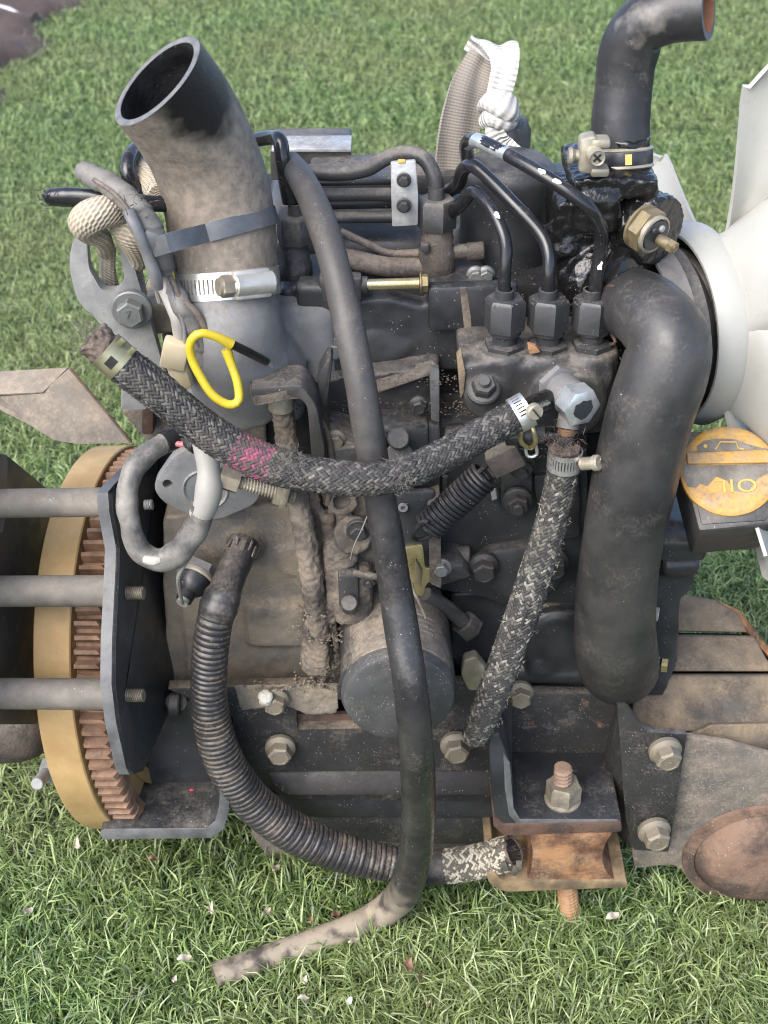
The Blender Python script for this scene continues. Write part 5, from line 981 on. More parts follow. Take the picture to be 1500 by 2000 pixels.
# ---------------- corrugated conduit ----------------
cpath = [(478, 1056, .052, 30), (466, 1088, .040, 31), (450, 1125, .026, 31), (438, 1158, .014, 33), (432, 1172, .010, 37), (420, 1210, .004, 36), (412, 1262, -.001, 36), (408, 1320, -.004, 36), (410, 1385, -.006, 37), (424, 1450, -.008, 39), (452, 1512, -.009, 40), (498, 1570, -.009, 40), (560, 1618, -.009, 40), (625, 1650, -.009, 39), (700, 1674, -.009, 38), (785, 1690, -.009, 35)]
ptc, rdc, sc2 = path(cpath, .00085); n = len(ptc); L0 = None
i0 = min(range(n), key=lambda q: (ptc[q]-P(433, 1168, .011)).length); i1 = min(range(n), key=lambda q: (ptc[q]-P(424, 1200, .006)).length)
rr = []
for i in range(n):
    if i < i0-6: rr.append(rdc[i]*(1+.012*math.sin(sc2[i]*2*math.pi/.0016)))
    elif i < i1: rr.append(rdc[i]*(1.02+.03*math.sin(sc2[i]*2*math.pi/.011)))
    else:
        ph = (sc2[i]/.0047) % 1; rr.append(rdc[i]*(1.0 if .18 < ph < .82 else (.955 if .1 < ph < .9 else .91)))
mb = MB(); mb.tube(ptc, rr, 28)
mat('conduit', (.020, .020, .021), (.034, .033, .033), nsc=18, rough=.34, dust=.30, film=.10, speck=.35, bump=.1, dcol=(.26, .21, .16))
CD = tag(obj('conduit', mb, 'conduit', None, 55), 'black corrugated conduit curving down in front of the mounting rail', 'conduit')
mb = MB(); pts, rad, _ = path([(770, 1689, -.009, 33), (830, 1694, -.009, 34), (880, 1692, -.009, 33)], .003); mb.tube(pts, rad, 24); obj('smooth_sleeve', mb, 'tube', CD)
mb = MB(); d = (ptc[0]-ptc[8]).normalized()
for j in range(14):
    a = 2*math.pi*j/14; u = Vector((1, 0, 0)); w = d.cross(u).normalized(); u = w.cross(d); e = u*math.cos(a)+w*math.sin(a); kq = K(ptc[4]); q = ptc[10]+e*33*kq; mb.box(q+d*random.uniform(-4, 8)*kq, (random.uniform(5, 11)*kq, 4*kq, random.uniform(14, 28)*kq), Matrix((e.cross(d), e, d)).transposed()@Matrix.Rotation(random.uniform(-.3, .3), 3, 'X'), .0006)
obj('torn_collar', mb, 'grime_dark', CD)
h3p = [(872, 1692, -.010, 33), (905, 1688, -.011, 33), (945, 1680, -.013, 33), (982, 1670, -.016, 34), (1002, 1664, -.018, 33)]
H3, hp3, hr3 = fuel_hose(h3p, 'tan braided sleeve with a torn end beside the rusty mount', 'braid_tan', white=.4, n=22, name='braided_sleeve')
mb = MB(); c = hp3[-1]; d = (hp3[-1]-hp3[-4]).normalized(); k = K(c); mb.lathe(c, d, [(0, -26*k), (32*k, -26*k), (33*k, 4*k), (28*k, 5*k), (25*k, -20*k), (0, -22*k)], 26); fused('torn_end', mb, 'fray_brown', H3, .0011, 1, .003, TEX2)
mb = MB(); fuzz(mb, c+d*3*k, 160, .006, .006, ax=d)
for x, y in ((986, 1692), (1005, 1700), (1014, 1690)): q = P(x, y, -.034); mb.box(q, (.005, .003, .010), Matrix.Rotation(random.uniform(-.5, .5), 3, 'Y'), .0008)
obj('fray', mb, 'braid_tan', H3, recalc=False, kind='stuff')
# ---------------- long drain tube ----------------
def g(px, py, h, r): return (G(px, py, h), r)
tb = [(P(568, 318, .115), 22), (P(588, 348, .085), 27), (P(614, 400, .055), 29), (P(640, 470, .025), 30), (P(664, 560, .0), 30), (P(686, 660, -.022), 31), (P(706, 760, -.036), 31), (P(722, 860, -.044), 31), (P(740, 960, -.050), 31), (P(758, 1060, -.056), 32), (P(772, 1150, -.062), 33), (P(786, 1240, -.074), 34), (P(800, 1330, -.088), 34), (P(810, 1420, -.092), 34), (P(816, 1510, -.085), 34), (P(817, 1600, -.062), 34)]
tb += [(P(808, 1685, -.046), 33), (P(784, 1748, -.034), 32), g(735, 1790, .0115, 30), g(690, 1812, .011, 28), g(640, 1830, .011, 27), g(560, 1858, .0105, 26), g(490, 1882, .0105, 26), g(418, 1908, .0105, 27)]
pts, rad, s4 = spline([(p, r*K(p)) for p, r in tb], .004)
cutn = min(range(len(pts)), key=lambda q: (pts[q]-G(735, 1790, .012)).length)
mb = MB(); mb.tube(pts, rad, 28, rfun=lambda L, a: 1+.012*math.sin(L*90+a*2)+.006*math.sin(L*260+a))
mat('tube_mix', (.018, .018, .019), (.036, .035, .034), nsc=22, rough=.25, rough2=.42, dust=.22, film=.05, speck=.4, bump=.2, dcol=(.20, .17, .14), contrast=.15)
DT = tag(obj('drain_tube', mb, 'tube_mix', None, 60), 'long black rubber tube hanging in front with its muddy end on the grass', 'tube')
def wipe():
    m = MATS['tube_mix']; t = m.node_tree; N_ = t.nodes; L_ = t.links; b = N_['Principled BSDF']; a = N_.new('ShaderNodeTexCoord'); s = N_.new('ShaderNodeSeparateXYZ'); L_.new(a.outputs['Object'], s.inputs[0])
    nz = N_.new('ShaderNodeTexNoise'); nz.inputs['Scale'].default_value = 45; L_.new(a.outputs['Object'], nz.inputs['Vector']); ma = N_.new('ShaderNodeMath'); ma.operation = 'MULTIPLY_ADD'; L_.new(nz.outputs['Fac'], ma.inputs[0]); ma.inputs[1].default_value = -.06; L_.new(s.outputs[2], ma.inputs[2])
    mr = N_.new('ShaderNodeMapRange'); L_.new(ma.outputs[0], mr.inputs[0]); mr.inputs[1].default_value = .055; mr.inputs[2].default_value = -.012; mr.inputs[3].default_value = 0; mr.inputs[4].default_value = .9; n2 = N_.new('ShaderNodeTexNoise'); n2.inputs['Scale'].default_value = 55; n2.inputs['Detail'].default_value = 6; L_.new(a.outputs['Object'], n2.inputs['Vector']); cr = N_.new('ShaderNodeValToRGB'); cr.color_ramp.elements[0].position = .36; cr.color_ramp.elements[0].color = (.06, .05, .04, 1); cr.color_ramp.elements[1].position = .52; cr.color_ramp.elements[1].color = (.33, .275, .20, 1); L_.new(n2.outputs['Fac'], cr.inputs[0])
    x = N_.new('ShaderNodeMix'); x.data_type = 'RGBA'; src = b.inputs['Base Color'].links[0].from_socket; L_.new(mr.outputs[0], x.inputs[0]); L_.new(src, x.inputs[6]); L_.new(cr.outputs[0], x.inputs[7]); L_.new(x.outputs[2], b.inputs['Base Color']); y = N_.new('ShaderNodeMix'); y.data_type = 'FLOAT'; src = b.inputs['Roughness'].links[0].from_socket; L_.new(mr.outputs[0], y.inputs[0]); L_.new(src, y.inputs[2]); y.inputs[3].default_value = .9; L_.new(y.outputs[0], b.inputs['Roughness'])
    # dust lies thick on the upper end, thinning downwards
    n3 = N_.new('ShaderNodeTexNoise'); n3.inputs['Scale'].default_value = 110; n3.inputs['Detail'].default_value = 6; L_.new(a.outputs['Object'], n3.inputs['Vector']); m3 = N_.new('ShaderNodeMath'); m3.operation = 'MULTIPLY_ADD'; L_.new(n3.outputs['Fac'], m3.inputs[0]); m3.inputs[1].default_value = .30; L_.new(s.outputs[2], m3.inputs[2])
    r3 = N_.new('ShaderNodeMapRange'); L_.new(m3.outputs[0], r3.inputs[0]); r3.inputs[1].default_value = .52; r3.inputs[2].default_value = .70; r3.inputs[4].default_value = .42
    for sock, val in (('Base Color', (.095, .085, .073, 1)), ('Roughness', .85)):
        q = N_.new('ShaderNodeMix'); q.data_type = 'RGBA' if sock == 'Base Color' else 'FLOAT'; ia, ib, io = (6, 7, 2) if sock == 'Base Color' else (2, 3, 0); src = b.inputs[sock].links[0].from_socket; L_.new(r3.outputs[0], q.inputs[0]); L_.new(src, q.inputs[ia]); q.inputs[ib].default_value = val; L_.new(q.outputs[io], b.inputs[sock])
wipe()
# ---------------- oil filter ----------------
A, B = P(762, 1180, .062), P(779, 1366, -.052); d = Vector((0.03, -1, .0)).normalized(); L = (A-B).dot(-d); r = 114*K(B); B2 = P(779, 1366, -.052); A2 = B2-d*.112
mb = MB(); mb.lathe(A2, d, [(0, 0), (r*.92, 0), (r*.97, .008), (r*.985, .012), (r, .016), (r, .100), (r*.985, .106), (r*.94, .1105), (r*.88, .112), (r*.5, .1125), (0, .1125)], 72)
for q in range(len(mb.f)): mb.mi[q] = 1 if q >= 72*5 else 0
mat('filter', (.022, .023, .024), (.036, .037, .038), nsc=16, rough=.42, dust=.66, film=.08, speck=.6, bump=.12, dcol=(.30, .25, .19)); mat('filter_face', (.042, .043, .043), (.070, .071, .070), nsc=30, rough=.42, dust=.2, film=.12, speck=.8, bump=.15, dcol=(.2, .18, .15)); OF = obj('oil_filter', mb, ['filter', 'filter_face'], E, 30)
mb = MB(); mb.lathe(A2-d*.02, d, [(0, 0), (r*.75, 0), (r*.75, .02)], 40); obj('filter_base', mb, 'paint_dusty', OF)
mb = MB(); mb.lathe(A2+d*.0985, d, [(r*.999, 0), (r*1.012, .0006), (r*1.014, .003), (r*.999, .0045)], 72); obj('crimp_seam', mb, 'filter', OF)
# faded rows of print round the can
mb = MB(); u = Vector((0, 0, 1)); w = d.cross(u); 
for row, h in enumerate((.062, .068, .074, .080)):
    a = -52
    while a < 10:
        ln = random.uniform(.8, 2.2)
        if random.random() < .8:
            secs = []
            for q in range(2): e = u*math.cos(math.radians(a+ln*q))+w*math.sin(math.radians(a+ln*q)); secs.append([A2+d*h+e*(r+.0002), A2+d*(h+.0018)+e*(r+.0002)])
            mb.strip(secs)
        a += ln+.7
mat('faded_print', (.26, .24, .20), (.5, .48, .42), nsc=150, rough=.8, dirty=.5); obj('faded_print', mb, 'faded_print', OF, recalc=False)
mb = MB(); pts_, rad_, _ = path([(832, 1160, .02, 14), (870, 1185, .025, 15), (905, 1215, .03, 16)], .004); mb.tube(pts_, rad_, 14); mb.hexa(P(905, 1215, .03), P(925, 1235, .03)-P(905, 1215, .03), .011, .012); obj('oil_line', mb, 'paint_dusty', E)
mb = MB(); PL(mb, rpoly([(905, 1290), (930, 1282), (952, 1310), (945, 1350), (915, 1350), (900, 1320)], 6), .02, .01, .002); obj('tan_clip', mb, 'zinc_dirty', E)
# ---------------- lifting eye, rope, harness ----------------
out = rpoly([(140, 470, 24), (180, 428, 40), (238, 440, 30), (262, 520, 20), (300, 650, 6), (320, 720, 4), (285, 800, 4), (236, 800, 4), (240, 690, 10), (190, 625, 30), (150, 590, 30), (134, 520, 30)], 20, 5)
ins = rpoly([(154, 476), (206, 456), (222, 520), (232, 575), (218, 602), (186, 600), (160, 556)], 12, 5)
mb = MB(); PL(mb, out, .045, .009, .0015); LE = obj('lifting_eye', mb, 'alu', E); ct = MB(); PL(ct, ins, .02, .06, 0); cut(LE, ct)
bolt(253, 618, .030, 25, 'bolt_grey', 'washer', parent=LE); 
me = text_mesh('head_mark', '7', .008, .0003, 'bolt_grey'); o = bpy.data.objects.new('head_mark', me); link(o, LE, frame_mat(P(250, 616, .0295), (0, -1, 0)))
for x, y in ((1309, 1494), (1287, 1651)):
    me = text_mesh('head_mark', '7', .007, .0003, 'bolt_tan'); o = bpy.data.objects.new('head_mark', me); link(o, rb, frame_mat(P(x, y, -.0265), (.12, -1, -.05)))
RP = thing('rope', 'cream rope knotted through the grey lifting eye', 'rope', P(200, 470, .04))
def rope(name, pp, m='rope', lobes=3, step=.003):
    pts, rad, _ = path(pp, step); mb = MB(); mb.tube(pts, rad, 24, seam=True, rfun=lambda L, a: 1+.07*abs(math.sin((a*lobes/2)+L*70))-.035); return obj(name, mb, m, RP, 60)
rope('knot', [(262, 420, .06, 20), (232, 412, .030, 30), (194, 416, .018, 33), (166, 432, .018, 33), (173, 450, .026, 26), (198, 466, .036, 20), (208, 490, .06, 17)], lobes=6)
rope('knot', [(228, 436, .03, 22), (248, 450, .028, 30), (264, 474, .034, 30), (272, 500, .045, 22), (262, 520, .06, 16)], lobes=6)
rope('strand', [(212, 480, .062, 15), (210, 520, .066, 16), (214, 560, .068, 18), (226, 600, .07, 20)])
rope('strand', [(262, 500, .06, 14), (268, 540, .062, 13), (276, 575, .064, 12)])
rope('strand', [(258, 318, .13, 22), (280, 340, .12, 30), (305, 365, .10, 28), (310, 382, .085, 20)], lobes=6)
HN = thing('wiring_harness', 'dusty taped wiring harness rising beside the big air hose', 'wiring', P(300, 500, .03))
def hn(name, pp, m, n=20, rf=None, parent=HN, step=.003):
    pts, rad, _ = path(pp, step if rf is None else .0012); mb = MB(); mb.tube(pts, rad, n, rfun=rf); return obj(name, mb, m, parent, 35)
wrap = lambda L, a: 1+.13*((L/.013+a/6.28) % 1)**2-.05+.035*math.sin(L*70+a*2)+.02*math.sin(L*210+a*3)
hn('wrapped_trunk', [(158, 330, .035, 17), (178, 342, .03, 22), (215, 362, .024, 24), (255, 395, .018, 26), (288, 440, .014, 27), (310, 490, .012, 25), (322, 530, .016, 18)], 'harness_wrap', rf=wrap)
hn('white_end', [(154, 322, .037, 6), (160, 334, .035, 14)], 'clay_lump')
hn('cable', [(306, 500, .03, 15), (318, 550, .026, 15), (342, 610, .012, 14), (354, 650, .012, 13), (352, 680, .016, 12)], 'sleeve_grey')
hn('cable', [(316, 500, .034, 20), (332, 548, .030, 20), (352, 592, .012, 20), (375, 638, .010, 20), (394, 690, .012, 20), (412, 750, .020, 20), (432, 800, .03, 18), (440, 850, .04, 16)], 'harness_wrap', rf=wrap)
hn('cable', [(330, 512, .018, 4), (336, 535, .018, 4.5), (340, 560, .022, 4)], 'yellow_wire')
hn('cable', [(360, 590, .008, 7), (384, 612, .008, 7), (404, 650, .008, 7), (414, 690, .012, 7)], 'rubber_dust')
hn('taped_bundle', [(84, 384, .035, 5), (96, 384, .035, 15), (140, 384, .034, 19), (200, 388, .032, 19), (250, 396, .035, 18), (330, 400, .05, 16)], 'tape_black', rf=lambda L, a: 1+.06*math.sin(a*3+L*60)+.05*math.sin(L*150))
hn('tape', [(250, 410, .004, 12), (268, 450, .0, 12), (285, 490, .0, 12), (300, 530, .002, 14), (308, 560, .006, 12)], 'tape_worn' if 'tape_worn' in MATS else mat('tape_worn', (.10, .10, .10), (.22, .22, .215), nsc=35, rough=.4, bump=.3, dust=.2).name, rf=lambda L, a: 1+.08*math.sin(a*2+L*50))
for q, (pp, m) in enumerate((([(296, 500, .02, 5), (312, 556, .02, 5), (334, 612, .014, 5), (346, 668, .012, 5)], 'sleeve_grey'), ([(322, 520, .02, 5), (344, 566, .012, 5), (366, 624, .006, 5), (388, 676, .006, 5), (402, 730, .014, 5)], 'rubber_dust'), ([(326, 526, .024, 4), (342, 590, .008, 4), (360, 640, .004, 4), (362, 700, .01, 4)], 'tape_worn'), ([(182, 350, .020, 4), (222, 378, .012, 4), (258, 420, .006, 4), (284, 470, .004, 4), (296, 520, .008, 4)], 'rubber_dust'), ([(236, 404, .03, 6), (262, 440, .02, 6), (276, 486, .02, 6), (300, 540, .03, 6), (312, 590, .034, 6)], 'sleeve_worn'), ([(404, 700, .018, 5), (424, 742, .022, 5), (438, 790, .03, 5), (446, 840, .04, 5)], 'sleeve_grey'))): hn('cable', pp, m, 10, lambda L, a: 1+.12*math.sin(L*130))
mb = MB(); fuzz(mb, P(258, 408, .012), 90, .010, .006, w=.0003); fuzz(mb, P(92, 384, .03), 40, .006, .003, w=.0004); obj('tape_shreds', mb, 'tape_black', HN, recalc=False, kind='stuff')
mb = MB(); mb.box(P(342, 690, .008), (.017, .012, .020), Matrix.Rotation(.25, 3, 'Y'), .002); mb.box(P(352, 730, .01), (.014, .012, .022), Matrix.Rotation(-.2, 3, 'Y'), .004); obj('connector', mb, 'ivory', HN)
YW = thing('wire_loop', 'yellow wire bent into a loop with a black tail', 'wire', P(420, 720, -.02))
pts, rad, _ = path([(452, 672, -.018, 11), (418, 656, -.022, 8.8), (388, 652, -.024, 8.8), (371, 672, -.024, 8.8), (376, 704, -.024, 8.8), (394, 740, -.026, 8.8), (416, 772, -.028, 8.8), (446, 790, -.028, 8.8), (466, 782, -.026, 8.8), (464, 748, -.022, 8.8), (452, 712, -.018, 8.8), (442, 682, -.016, 11)], .003)
mb = MB(); mb.tube(pts, rad, 16); obj('insulation', mb, 'yellow_wire', YW)
pts, rad, _ = path([(450, 671, -.0178, 9), (485, 688, -.008, 9), (520, 706, .01, 8)], .003); mb = MB(); mb.tube(pts, rad, 12); obj('black_sleeve', mb, 'black_wire', YW)
pts, rad, _ = path([(516, 704, .008, 5), (530, 714, .015, 5), (536, 728, .025, 5)], .003); mb = MB(); mb.tube(pts, rad, 10); obj('core', mb, 'sleeve_grey', YW)
# looped grey cable sleeve
LP = thing('cable_sleeve', 'grey taped cable sleeve looped beside the coupling plate', 'cable', P(330, 980, -.02))
def lp(name, pp, m, rf=None):
    pts, rad, _ = path(pp, .003); mb = MB(); mb.tube(pts, rad, 22, rfun=rf); return obj(name, mb, m, LP, 50)
lp('pale_sleeve', [(392, 845, .005, 22), (402, 880, -.006, 23), (408, 920, -.014, 23), (408, 955, -.020, 28), (402, 985, -.022, 25), (392, 1006, -.02, 23)], 'sleeve_grey', lambda L, a: 1+.03*math.sin(L*110))
lp('worn_sleeve', [(396, 985, -.02, 24), (384, 1030, -.022, 25), (350, 1078, -.024, 26), (308, 1092, -.024, 24), (270, 1070, -.022, 22), (252, 1020, -.018, 21), (248, 970, -.012, 21), (262, 918, -.004, 22), (290, 885, .006, 22), (322, 862, .015, 20)], 'sleeve_worn', lambda L, a: 1+.07*math.sin(L*95+a)+.05*math.sin(L*210+2*a)+.03*math.sin(L*400-a))
lp('tape_end', [(318, 866, .013, 22), (340, 856, .02, 22)], 'tape_black')
lp('red_wire', [(335, 864, .014, 6), (355, 868, .012, 6), (370, 866, .012, 6)], 'red_wire' if 'red_wire' in MATS else mat('red_wire', (.35, .05, .06), (.5, .2, .2), rough=.5).name)
lp('black_wire', [(335, 852, .018, 6), (358, 850, .018, 6), (376, 856, .014, 6)], 'black_wire')
lp('boot', [(368, 862, .01, 13), (376, 868, .006, 15), (384, 874, .002, 14)], 'rubber')
lp('white_scrap', [(282, 1092, -.042, 8), (300, 1096, -.044, 10), (312, 1094, -.043, 7)], 'clay_lump')
# ---------------- lifting strap ----------------
ST = thing('lifting_strap', 'white webbing lifting strap looped and knotted behind the engine', 'strap', P(930, 330, .16))
def web(name, pp, wpx, m, tilt=(1, 0, 0), thick=.0022, seg=10, twist=0):
    ctrl = [(P(*q[:3]), q[3]) for q in pp]; pts, ws, s = spline([(p, w*K(p)) for p, w in ctrl], .003); T, U, W = frames(pts, (0, 1, 0)); mb = MB(); secs = []
    for i, p in enumerate(pts):
        x = Vector(tilt); x = (x-T[i]*x.dot(T[i])).normalized(); nn = x.cross(T[i]); tw = twist*s[i]; x, nn = x*math.cos(tw)+nn*math.sin(tw), nn*math.cos(tw)-x*math.sin(tw); row = []
        for j in range(seg+1):
            u = j/seg*2-1; row.append(p+x*(u*ws[i])+nn*(.0012*math.sin(u*5+s[i]*40)))
            mb.uv[len(secs)*(seg+1)+j] = (s[i], u*ws[i], 0)
        secs.append(row)
    mb.strip(secs); o = obj(name, mb, m, ST, 70, recalc=False); sm = o.modifiers.new('s', 'SOLIDIFY'); sm.thickness = thick; sm.offset = 0; return bake(o, 70)
web('webbing', [(886, 348, .20, 38), (890, 300, .205, 40), (900, 240, .21, 41), (914, 180, .215, 38), (928, 140, .222, 33), (942, 112, .228, 28)], 30, 'strap_brown', (1, .25, 0))
web('webbing', [(936, 118, .232, 38), (950, 98, .232, 40), (970, 88, .222, 36), (984, 100, .21, 30), (986, 132, .20, 26), (978, 170, .195, 24), (968, 205, .19, 22)], 30, 'strap_white', (.9, -.4, .1), twist=2)
mb = MB(); pts, rad, _ = path([(944, 208, .20, 14), (962, 200, .185, 24), (985, 212, .18, 30), (1000, 226, .185, 20)], .003); mb.tube(pts, rad, 20, seam=True, rfun=lambda L, a: 1+.10*math.sin(a*3+L*60)); 
o = obj('knot', mb, 'strap_white', ST, 60)
mb = MB(); pts, rad, _ = path([(946, 240, .19, 14), (966, 226, .18, 22), (990, 234, .18, 22), (1002, 222, .19, 12)], .003); mb.tube(pts, rad, 20, seam=True, rfun=lambda L, a: 1+.10*math.sin(a*2+L*60)); obj('knot', mb, 'strap_white', ST, 60)
web('tail', [(962, 240, .18, 16), (968, 262, .175, 20), (980, 282, .175, 22), (1000, 298, .17, 18), (1028, 312, .165, 12)], 20, 'strap_white', (1, -.3, .5), twist=4)
mb = MB(); mb.lathe(P(992, 310, .19), (0, 0, 1), [(0, -.02), (.016, -.02), (.016, .022), (.012, .03), (0, .032)], 20); obj('rear_cap', mb, 'paint', E)
# ---------------- crumbs of dirt lying on ledges ----------------
def crumbs(name, spots, parent, m='crumb', smin=.0003, smax=.0012):
    mb = MB()
    for (cx, cy, Y, sx, sy, n) in spots:
        c = P(cx, cy, Y)
        for _ in range(n):
            p = c+Vector((random.gauss(0, sx), random.gauss(0, sy), random.gauss(0, .0006))); r = random.uniform(smin, smax); b = [p+Vector(q)*r*random.uniform(.6, 1.1) for q in ((1, 0, 0), (0, 1, 0), (-1, 0, 0), (0, -1, 0), (.2, 0, .8), (0, .1, -.8))]
            mb.add(b, [(0, 1, 4), (1, 2, 4), (2, 3, 4), (3, 0, 4), (1, 0, 5), (2, 1, 5), (3, 2, 5), (0, 3, 5)])
    return obj(name, mb, m, parent, 20, kind='stuff')
crumbs('dirt_crumbs', [(985, 692, .03, .014, .006, 144), (1068, 690, .03, .014, .006, 156), (1150, 690, .03, .014, .006, 144), (1020, 690, .035, .03, .008, 120), (900, 800, .03, .016, .006, 120), (700, 740, .045, .03, .008, 96), (930, 790, .015, .012, .004, 96), (986, 583, .03, .008, .006, 54), (1068, 583, .03, .008, .006, 54), (1152, 583, .03, .008, .006, 54), (1050, 535, .10, .03, .01, 96), (700, 790, .05, .03, .006, 156), (880, 740, .03, .012, .01, 96)], E)
crumbs('mud_clods', [(618, 1190, .004, .006, .005, 96), (626, 1235, .006, .008, .006, 156), (634, 1290, .012, .008, .006, 156), (642, 1320, .03, .012, .006, 96), (600, 1340, .02, .02, .004, 84)], E, 'grime', .0006, .0024)
# ---------------- grass ----------------
def grass():
    m = bpy.data.materials.new('grass_blade'); m.use_nodes = True; t = m.node_tree; N_ = t.nodes; L_ = t.links; b = N_['Principled BSDF']
    a = N_.new('ShaderNodeAttribute'); a.attribute_name = 'tone'; tc = N_.new('ShaderNodeTexCoord')
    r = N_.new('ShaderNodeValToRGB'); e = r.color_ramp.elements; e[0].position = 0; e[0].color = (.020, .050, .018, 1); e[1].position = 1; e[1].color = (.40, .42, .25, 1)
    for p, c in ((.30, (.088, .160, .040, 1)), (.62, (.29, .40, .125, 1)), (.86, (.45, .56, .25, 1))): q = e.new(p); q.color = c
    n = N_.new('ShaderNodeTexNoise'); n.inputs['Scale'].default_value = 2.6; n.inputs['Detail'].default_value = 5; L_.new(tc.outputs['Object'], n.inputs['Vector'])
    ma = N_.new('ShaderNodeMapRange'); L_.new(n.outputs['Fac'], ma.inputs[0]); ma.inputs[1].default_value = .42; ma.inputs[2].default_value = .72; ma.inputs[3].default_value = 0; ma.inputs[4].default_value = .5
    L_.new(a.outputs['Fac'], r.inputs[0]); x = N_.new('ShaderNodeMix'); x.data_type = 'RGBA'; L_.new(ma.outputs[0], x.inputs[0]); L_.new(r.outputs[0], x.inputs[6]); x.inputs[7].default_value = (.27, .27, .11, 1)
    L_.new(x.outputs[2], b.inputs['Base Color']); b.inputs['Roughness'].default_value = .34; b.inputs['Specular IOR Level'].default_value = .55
    tr = N_.new('ShaderNodeBsdfTranslucent'); L_.new(x.outputs[2], tr.inputs[0]); mx = N_.new('ShaderNodeMixShader'); mx.inputs[0].default_value = .25; L_.new(b.outputs[0], mx.inputs[1]); L_.new(tr.outputs[0], mx.inputs[2]); L_.new(mx.outputs[0], N_['Material Output'].inputs[0])
    MATS['grass_blade'] = m
    # bands of the lawn: (y0, y1, half width at y0, half width at y1, blades per square metre, blade scale)
    bands = [(-.34, .02, .48, .56, 150000, 1.15), (.02, .45, .58, .70, 100000, 1.15), (.45, 1.1, .72, 1.0, 100000, .95), (1.1, 2.0, 1.0, 1.4, 75000, .95), (2.0, 4.6, 1.4, 2.5, 30000, 1.25)]
    Bs = []
    for y0, y1, w0, w1, dens, sc in bands:
        n = int((w0+w1)*(y1-y0)*dens); y = RNG.uniform(y0, y1, n); hw = w0+(w1-w0)*(y-y0)/(y1-y0); x = RNG.uniform(-1, 1, n)*hw; Bs.append(np.stack([x, y, np.full(n, sc)], 1))
    B = np.concatenate(Bs); x, y, sc = B.T
    keep = ~((np.abs(x) < .17) & (y > .10) & (y < .32)); s = (x-EA.x)*EN.x+(y-EA.y)*EN.y; keep &= s < .01+.05*np.sin(y*14)+RNG.normal(0, .03, len(x)); B = B[keep]; x, y, sc = B.T; n = len(x)
    cl = np.sin(x*61+3*np.sin(y*47))*np.cos(y*53+2*np.sin(x*41)); ang = 2*np.pi*RNG.random(n)*.75+cl*2.2; lean = np.clip(RNG.normal(1.15, .34, n), .1, 1.5)
    L = sc*RNG.uniform(.013, .030, n)*(1+.25*cl); w = sc*RNG.uniform(.00045, .00085, n)
    dx, dy = np.cos(ang), np.sin(ang); h0 = np.stack([x, y, np.full(n, -.001)+RNG.uniform(0, .006, n)], 1)
    dirh = np.stack([dx, dy, np.zeros(n)], 1); up = np.array([0, 0, 1.0]); sd = np.stack([-dy, dx, np.zeros(n)], 1); tw = RNG.normal(0, .6, n)[:, None]; sd = sd*np.cos(tw)+up*np.sin(tw)
    l1, l2 = lean*.55, np.minimum(lean*1.35, 1.75)
    m1 = h0+(dirh*np.sin(l1)[:, None]+up*np.cos(l1)[:, None])*(L*.5)[:, None]; tip = m1+(dirh*np.sin(l2)[:, None]+up*np.cos(l2)[:, None])*(L*.5)[:, None]; tip[:, 2] = np.maximum(tip[:, 2], .002)
    W = w[:, None]; V = np.stack([h0-sd*W, h0+sd*W, m1+sd*W*.85, m1-sd*W*.85, tip], 1).reshape(-1, 3)
    o = np.arange(n)*5; loops = np.stack([o, o+1, o+2, o+3, o+3, o+2, o+4], 1).reshape(-1)
    me = bpy.data.meshes.new('grass'); me.vertices.add(n*5); me.vertices.foreach_set('co', V.ravel().astype(np.float32)); me.loops.add(n*7); me.loops.foreach_set('vertex_index', loops.astype(np.int32))
    me.polygons.add(n*2); st = np.stack([np.arange(n)*7, np.arange(n)*7+4], 1).reshape(-1); me.polygons.foreach_set('loop_start', st.astype(np.int32)); me.polygons.foreach_set('loop_total', np.tile([4, 3], n).astype(np.int32))
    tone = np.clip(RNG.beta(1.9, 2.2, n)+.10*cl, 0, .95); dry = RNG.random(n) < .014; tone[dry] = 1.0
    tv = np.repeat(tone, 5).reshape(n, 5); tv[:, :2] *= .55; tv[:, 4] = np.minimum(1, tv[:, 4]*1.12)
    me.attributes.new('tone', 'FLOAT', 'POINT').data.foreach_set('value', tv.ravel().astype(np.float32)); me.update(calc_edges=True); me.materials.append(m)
    g_ = bpy.data.objects.new('grass', me); COL.objects.link(g_); g_['kind'] = 'stuff'
grass()
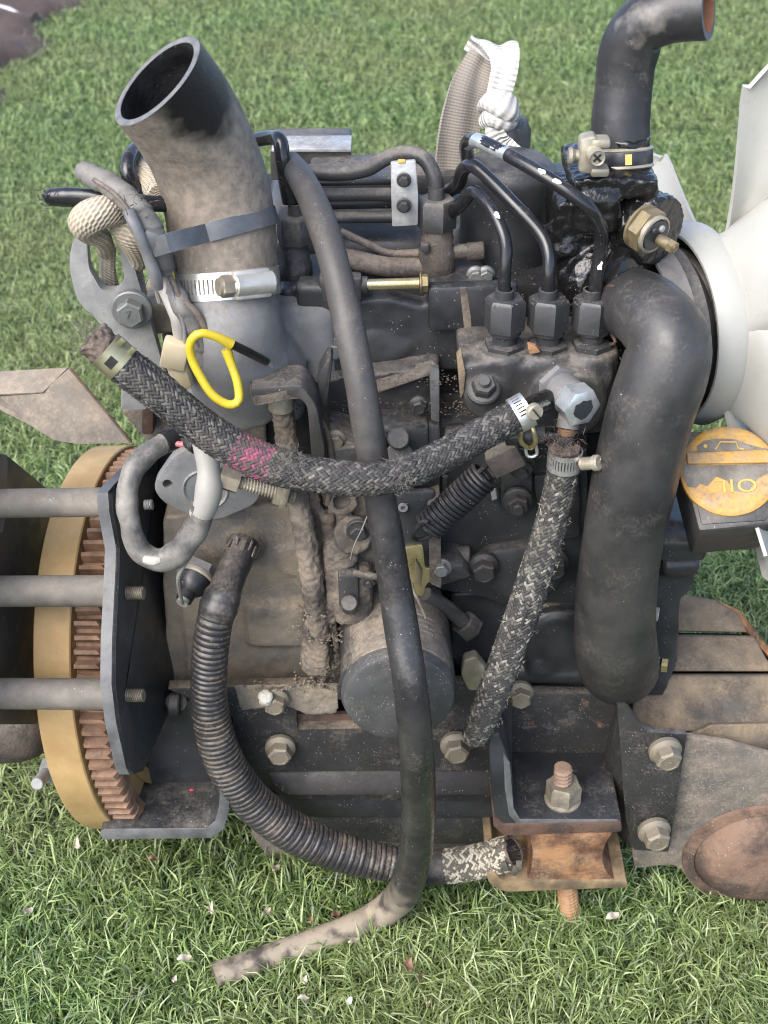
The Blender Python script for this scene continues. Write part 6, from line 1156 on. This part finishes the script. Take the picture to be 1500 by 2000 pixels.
# ---------------- dry leaves on the lawn ----------------
mat('leaf_pale', (.50, .42, .31), (.62, .55, .44), nsc=60, rough=.8, bump=.3); mat('leaf_brown', (.20, .11, .06), (.33, .21, .13), nsc=60, rough=.8, bump=.3); mat('leaf_white', (.66, .66, .62), rough=.7)
def leaf(px, py, Lpx, wf, a, m, lab, cat='leaf', name='dry_leaf'):
    c = G(px, py, .023); k = K(c); L = Lpx*k; mb = MB(); secs = []; n = 7
    for i in range(n):
        t = i/(n-1); w = L*wf*math.sin(math.pi*min(.97, max(.06, t)))**.8*random.uniform(.75, 1.15); row = []
        for u in (-1, -.4, 0, .4, 1): row.append(Vector(((t-.5)*L, u*w*.5, .0022*abs(u)+.003*math.sin(t*5+a)+random.uniform(-.0004, .0004))))
        secs.append(row)
    mb.strip(secs); o = bpy.data.objects.new(name, mesh(name, mb, m, 70)); link(o, None, Matrix.Translation(c)@Matrix.Rotation(a, 4, 'Z')@Matrix.Rotation(.35, 4, 'X')); tag(o, lab, cat, 'dry leaves scattered on the grass'); return o
for q in [(1196, 1790, 34, .6, .5, 'leaf_pale', 'pale torn leaf lying right of the rusty stud tip'),
          (797, 1888, 38, .6, 1.4, 'leaf_brown', 'crumpled brown leaf right of the tube, above the bottom edge'),
          (681, 1958, 24, .6, 1.2, 'leaf_white', 'white petal-like scrap on the grass at bottom centre'),
          (538, 1697, 22, .6, .9, 'leaf_pale', 'pale square chip just below the oil pan corner'),
          (412, 1778, 34, .35, 1.7, 'leaf_pale', 'narrow straw-coloured leaf left of the tube, below the bent bracket'),
          (520, 1782, 26, .5, 1.0, 'leaf_pale', 'small pale leaf between the oil pan and the muddy tube'),
          (360, 1872, 30, .5, .4, 'leaf_pale', 'forked straw-coloured leaf left of the muddy tube end'),
          (340, 1916, 20, .6, 1.5, 'leaf_pale', 'pale round leaf below and left of the muddy tube end'),
          (594, 1918, 24, .6, 1.5, 'leaf_pale', 'upper of two pale leaves under the muddy tube'),
          (592, 1950, 24, .5, .2, 'leaf_pale', 'lower of two pale leaves under the muddy tube'),
          (55, 1780, 22, .7, .9, 'leaf_pale', 'pale leaf alone near the left edge of the grass'),
          (150, 1652, 30, .45, 1.9, 'leaf_pale', 'pale leaf on the grass left of the bent bracket'),
          (300, 1678, 20, .6, .3, 'leaf_brown', 'orange-brown leaf just below the bent bracket'),
          (655, 1786, 22, .7, .6, 'leaf_brown', 'dark red leaf against the tube near its bend'),
          (606, 1800, 22, .5, 1.5, 'leaf_brown', 'thin brown leaf just above the muddy tube'),
          (690, 1838, 26, .5, .6, 'leaf_pale', 'pale leaf tucked under the tube where it touches the grass'),
          (820, 1908, 20, .5, .8, 'leaf_brown', 'small brown scrap beside the crumpled brown leaf'),
          (835, 1962, 18, .5, 1.1, 'leaf_pale', 'tiny pale leaf near the bottom edge right of the white scrap')]: leaf(*q)
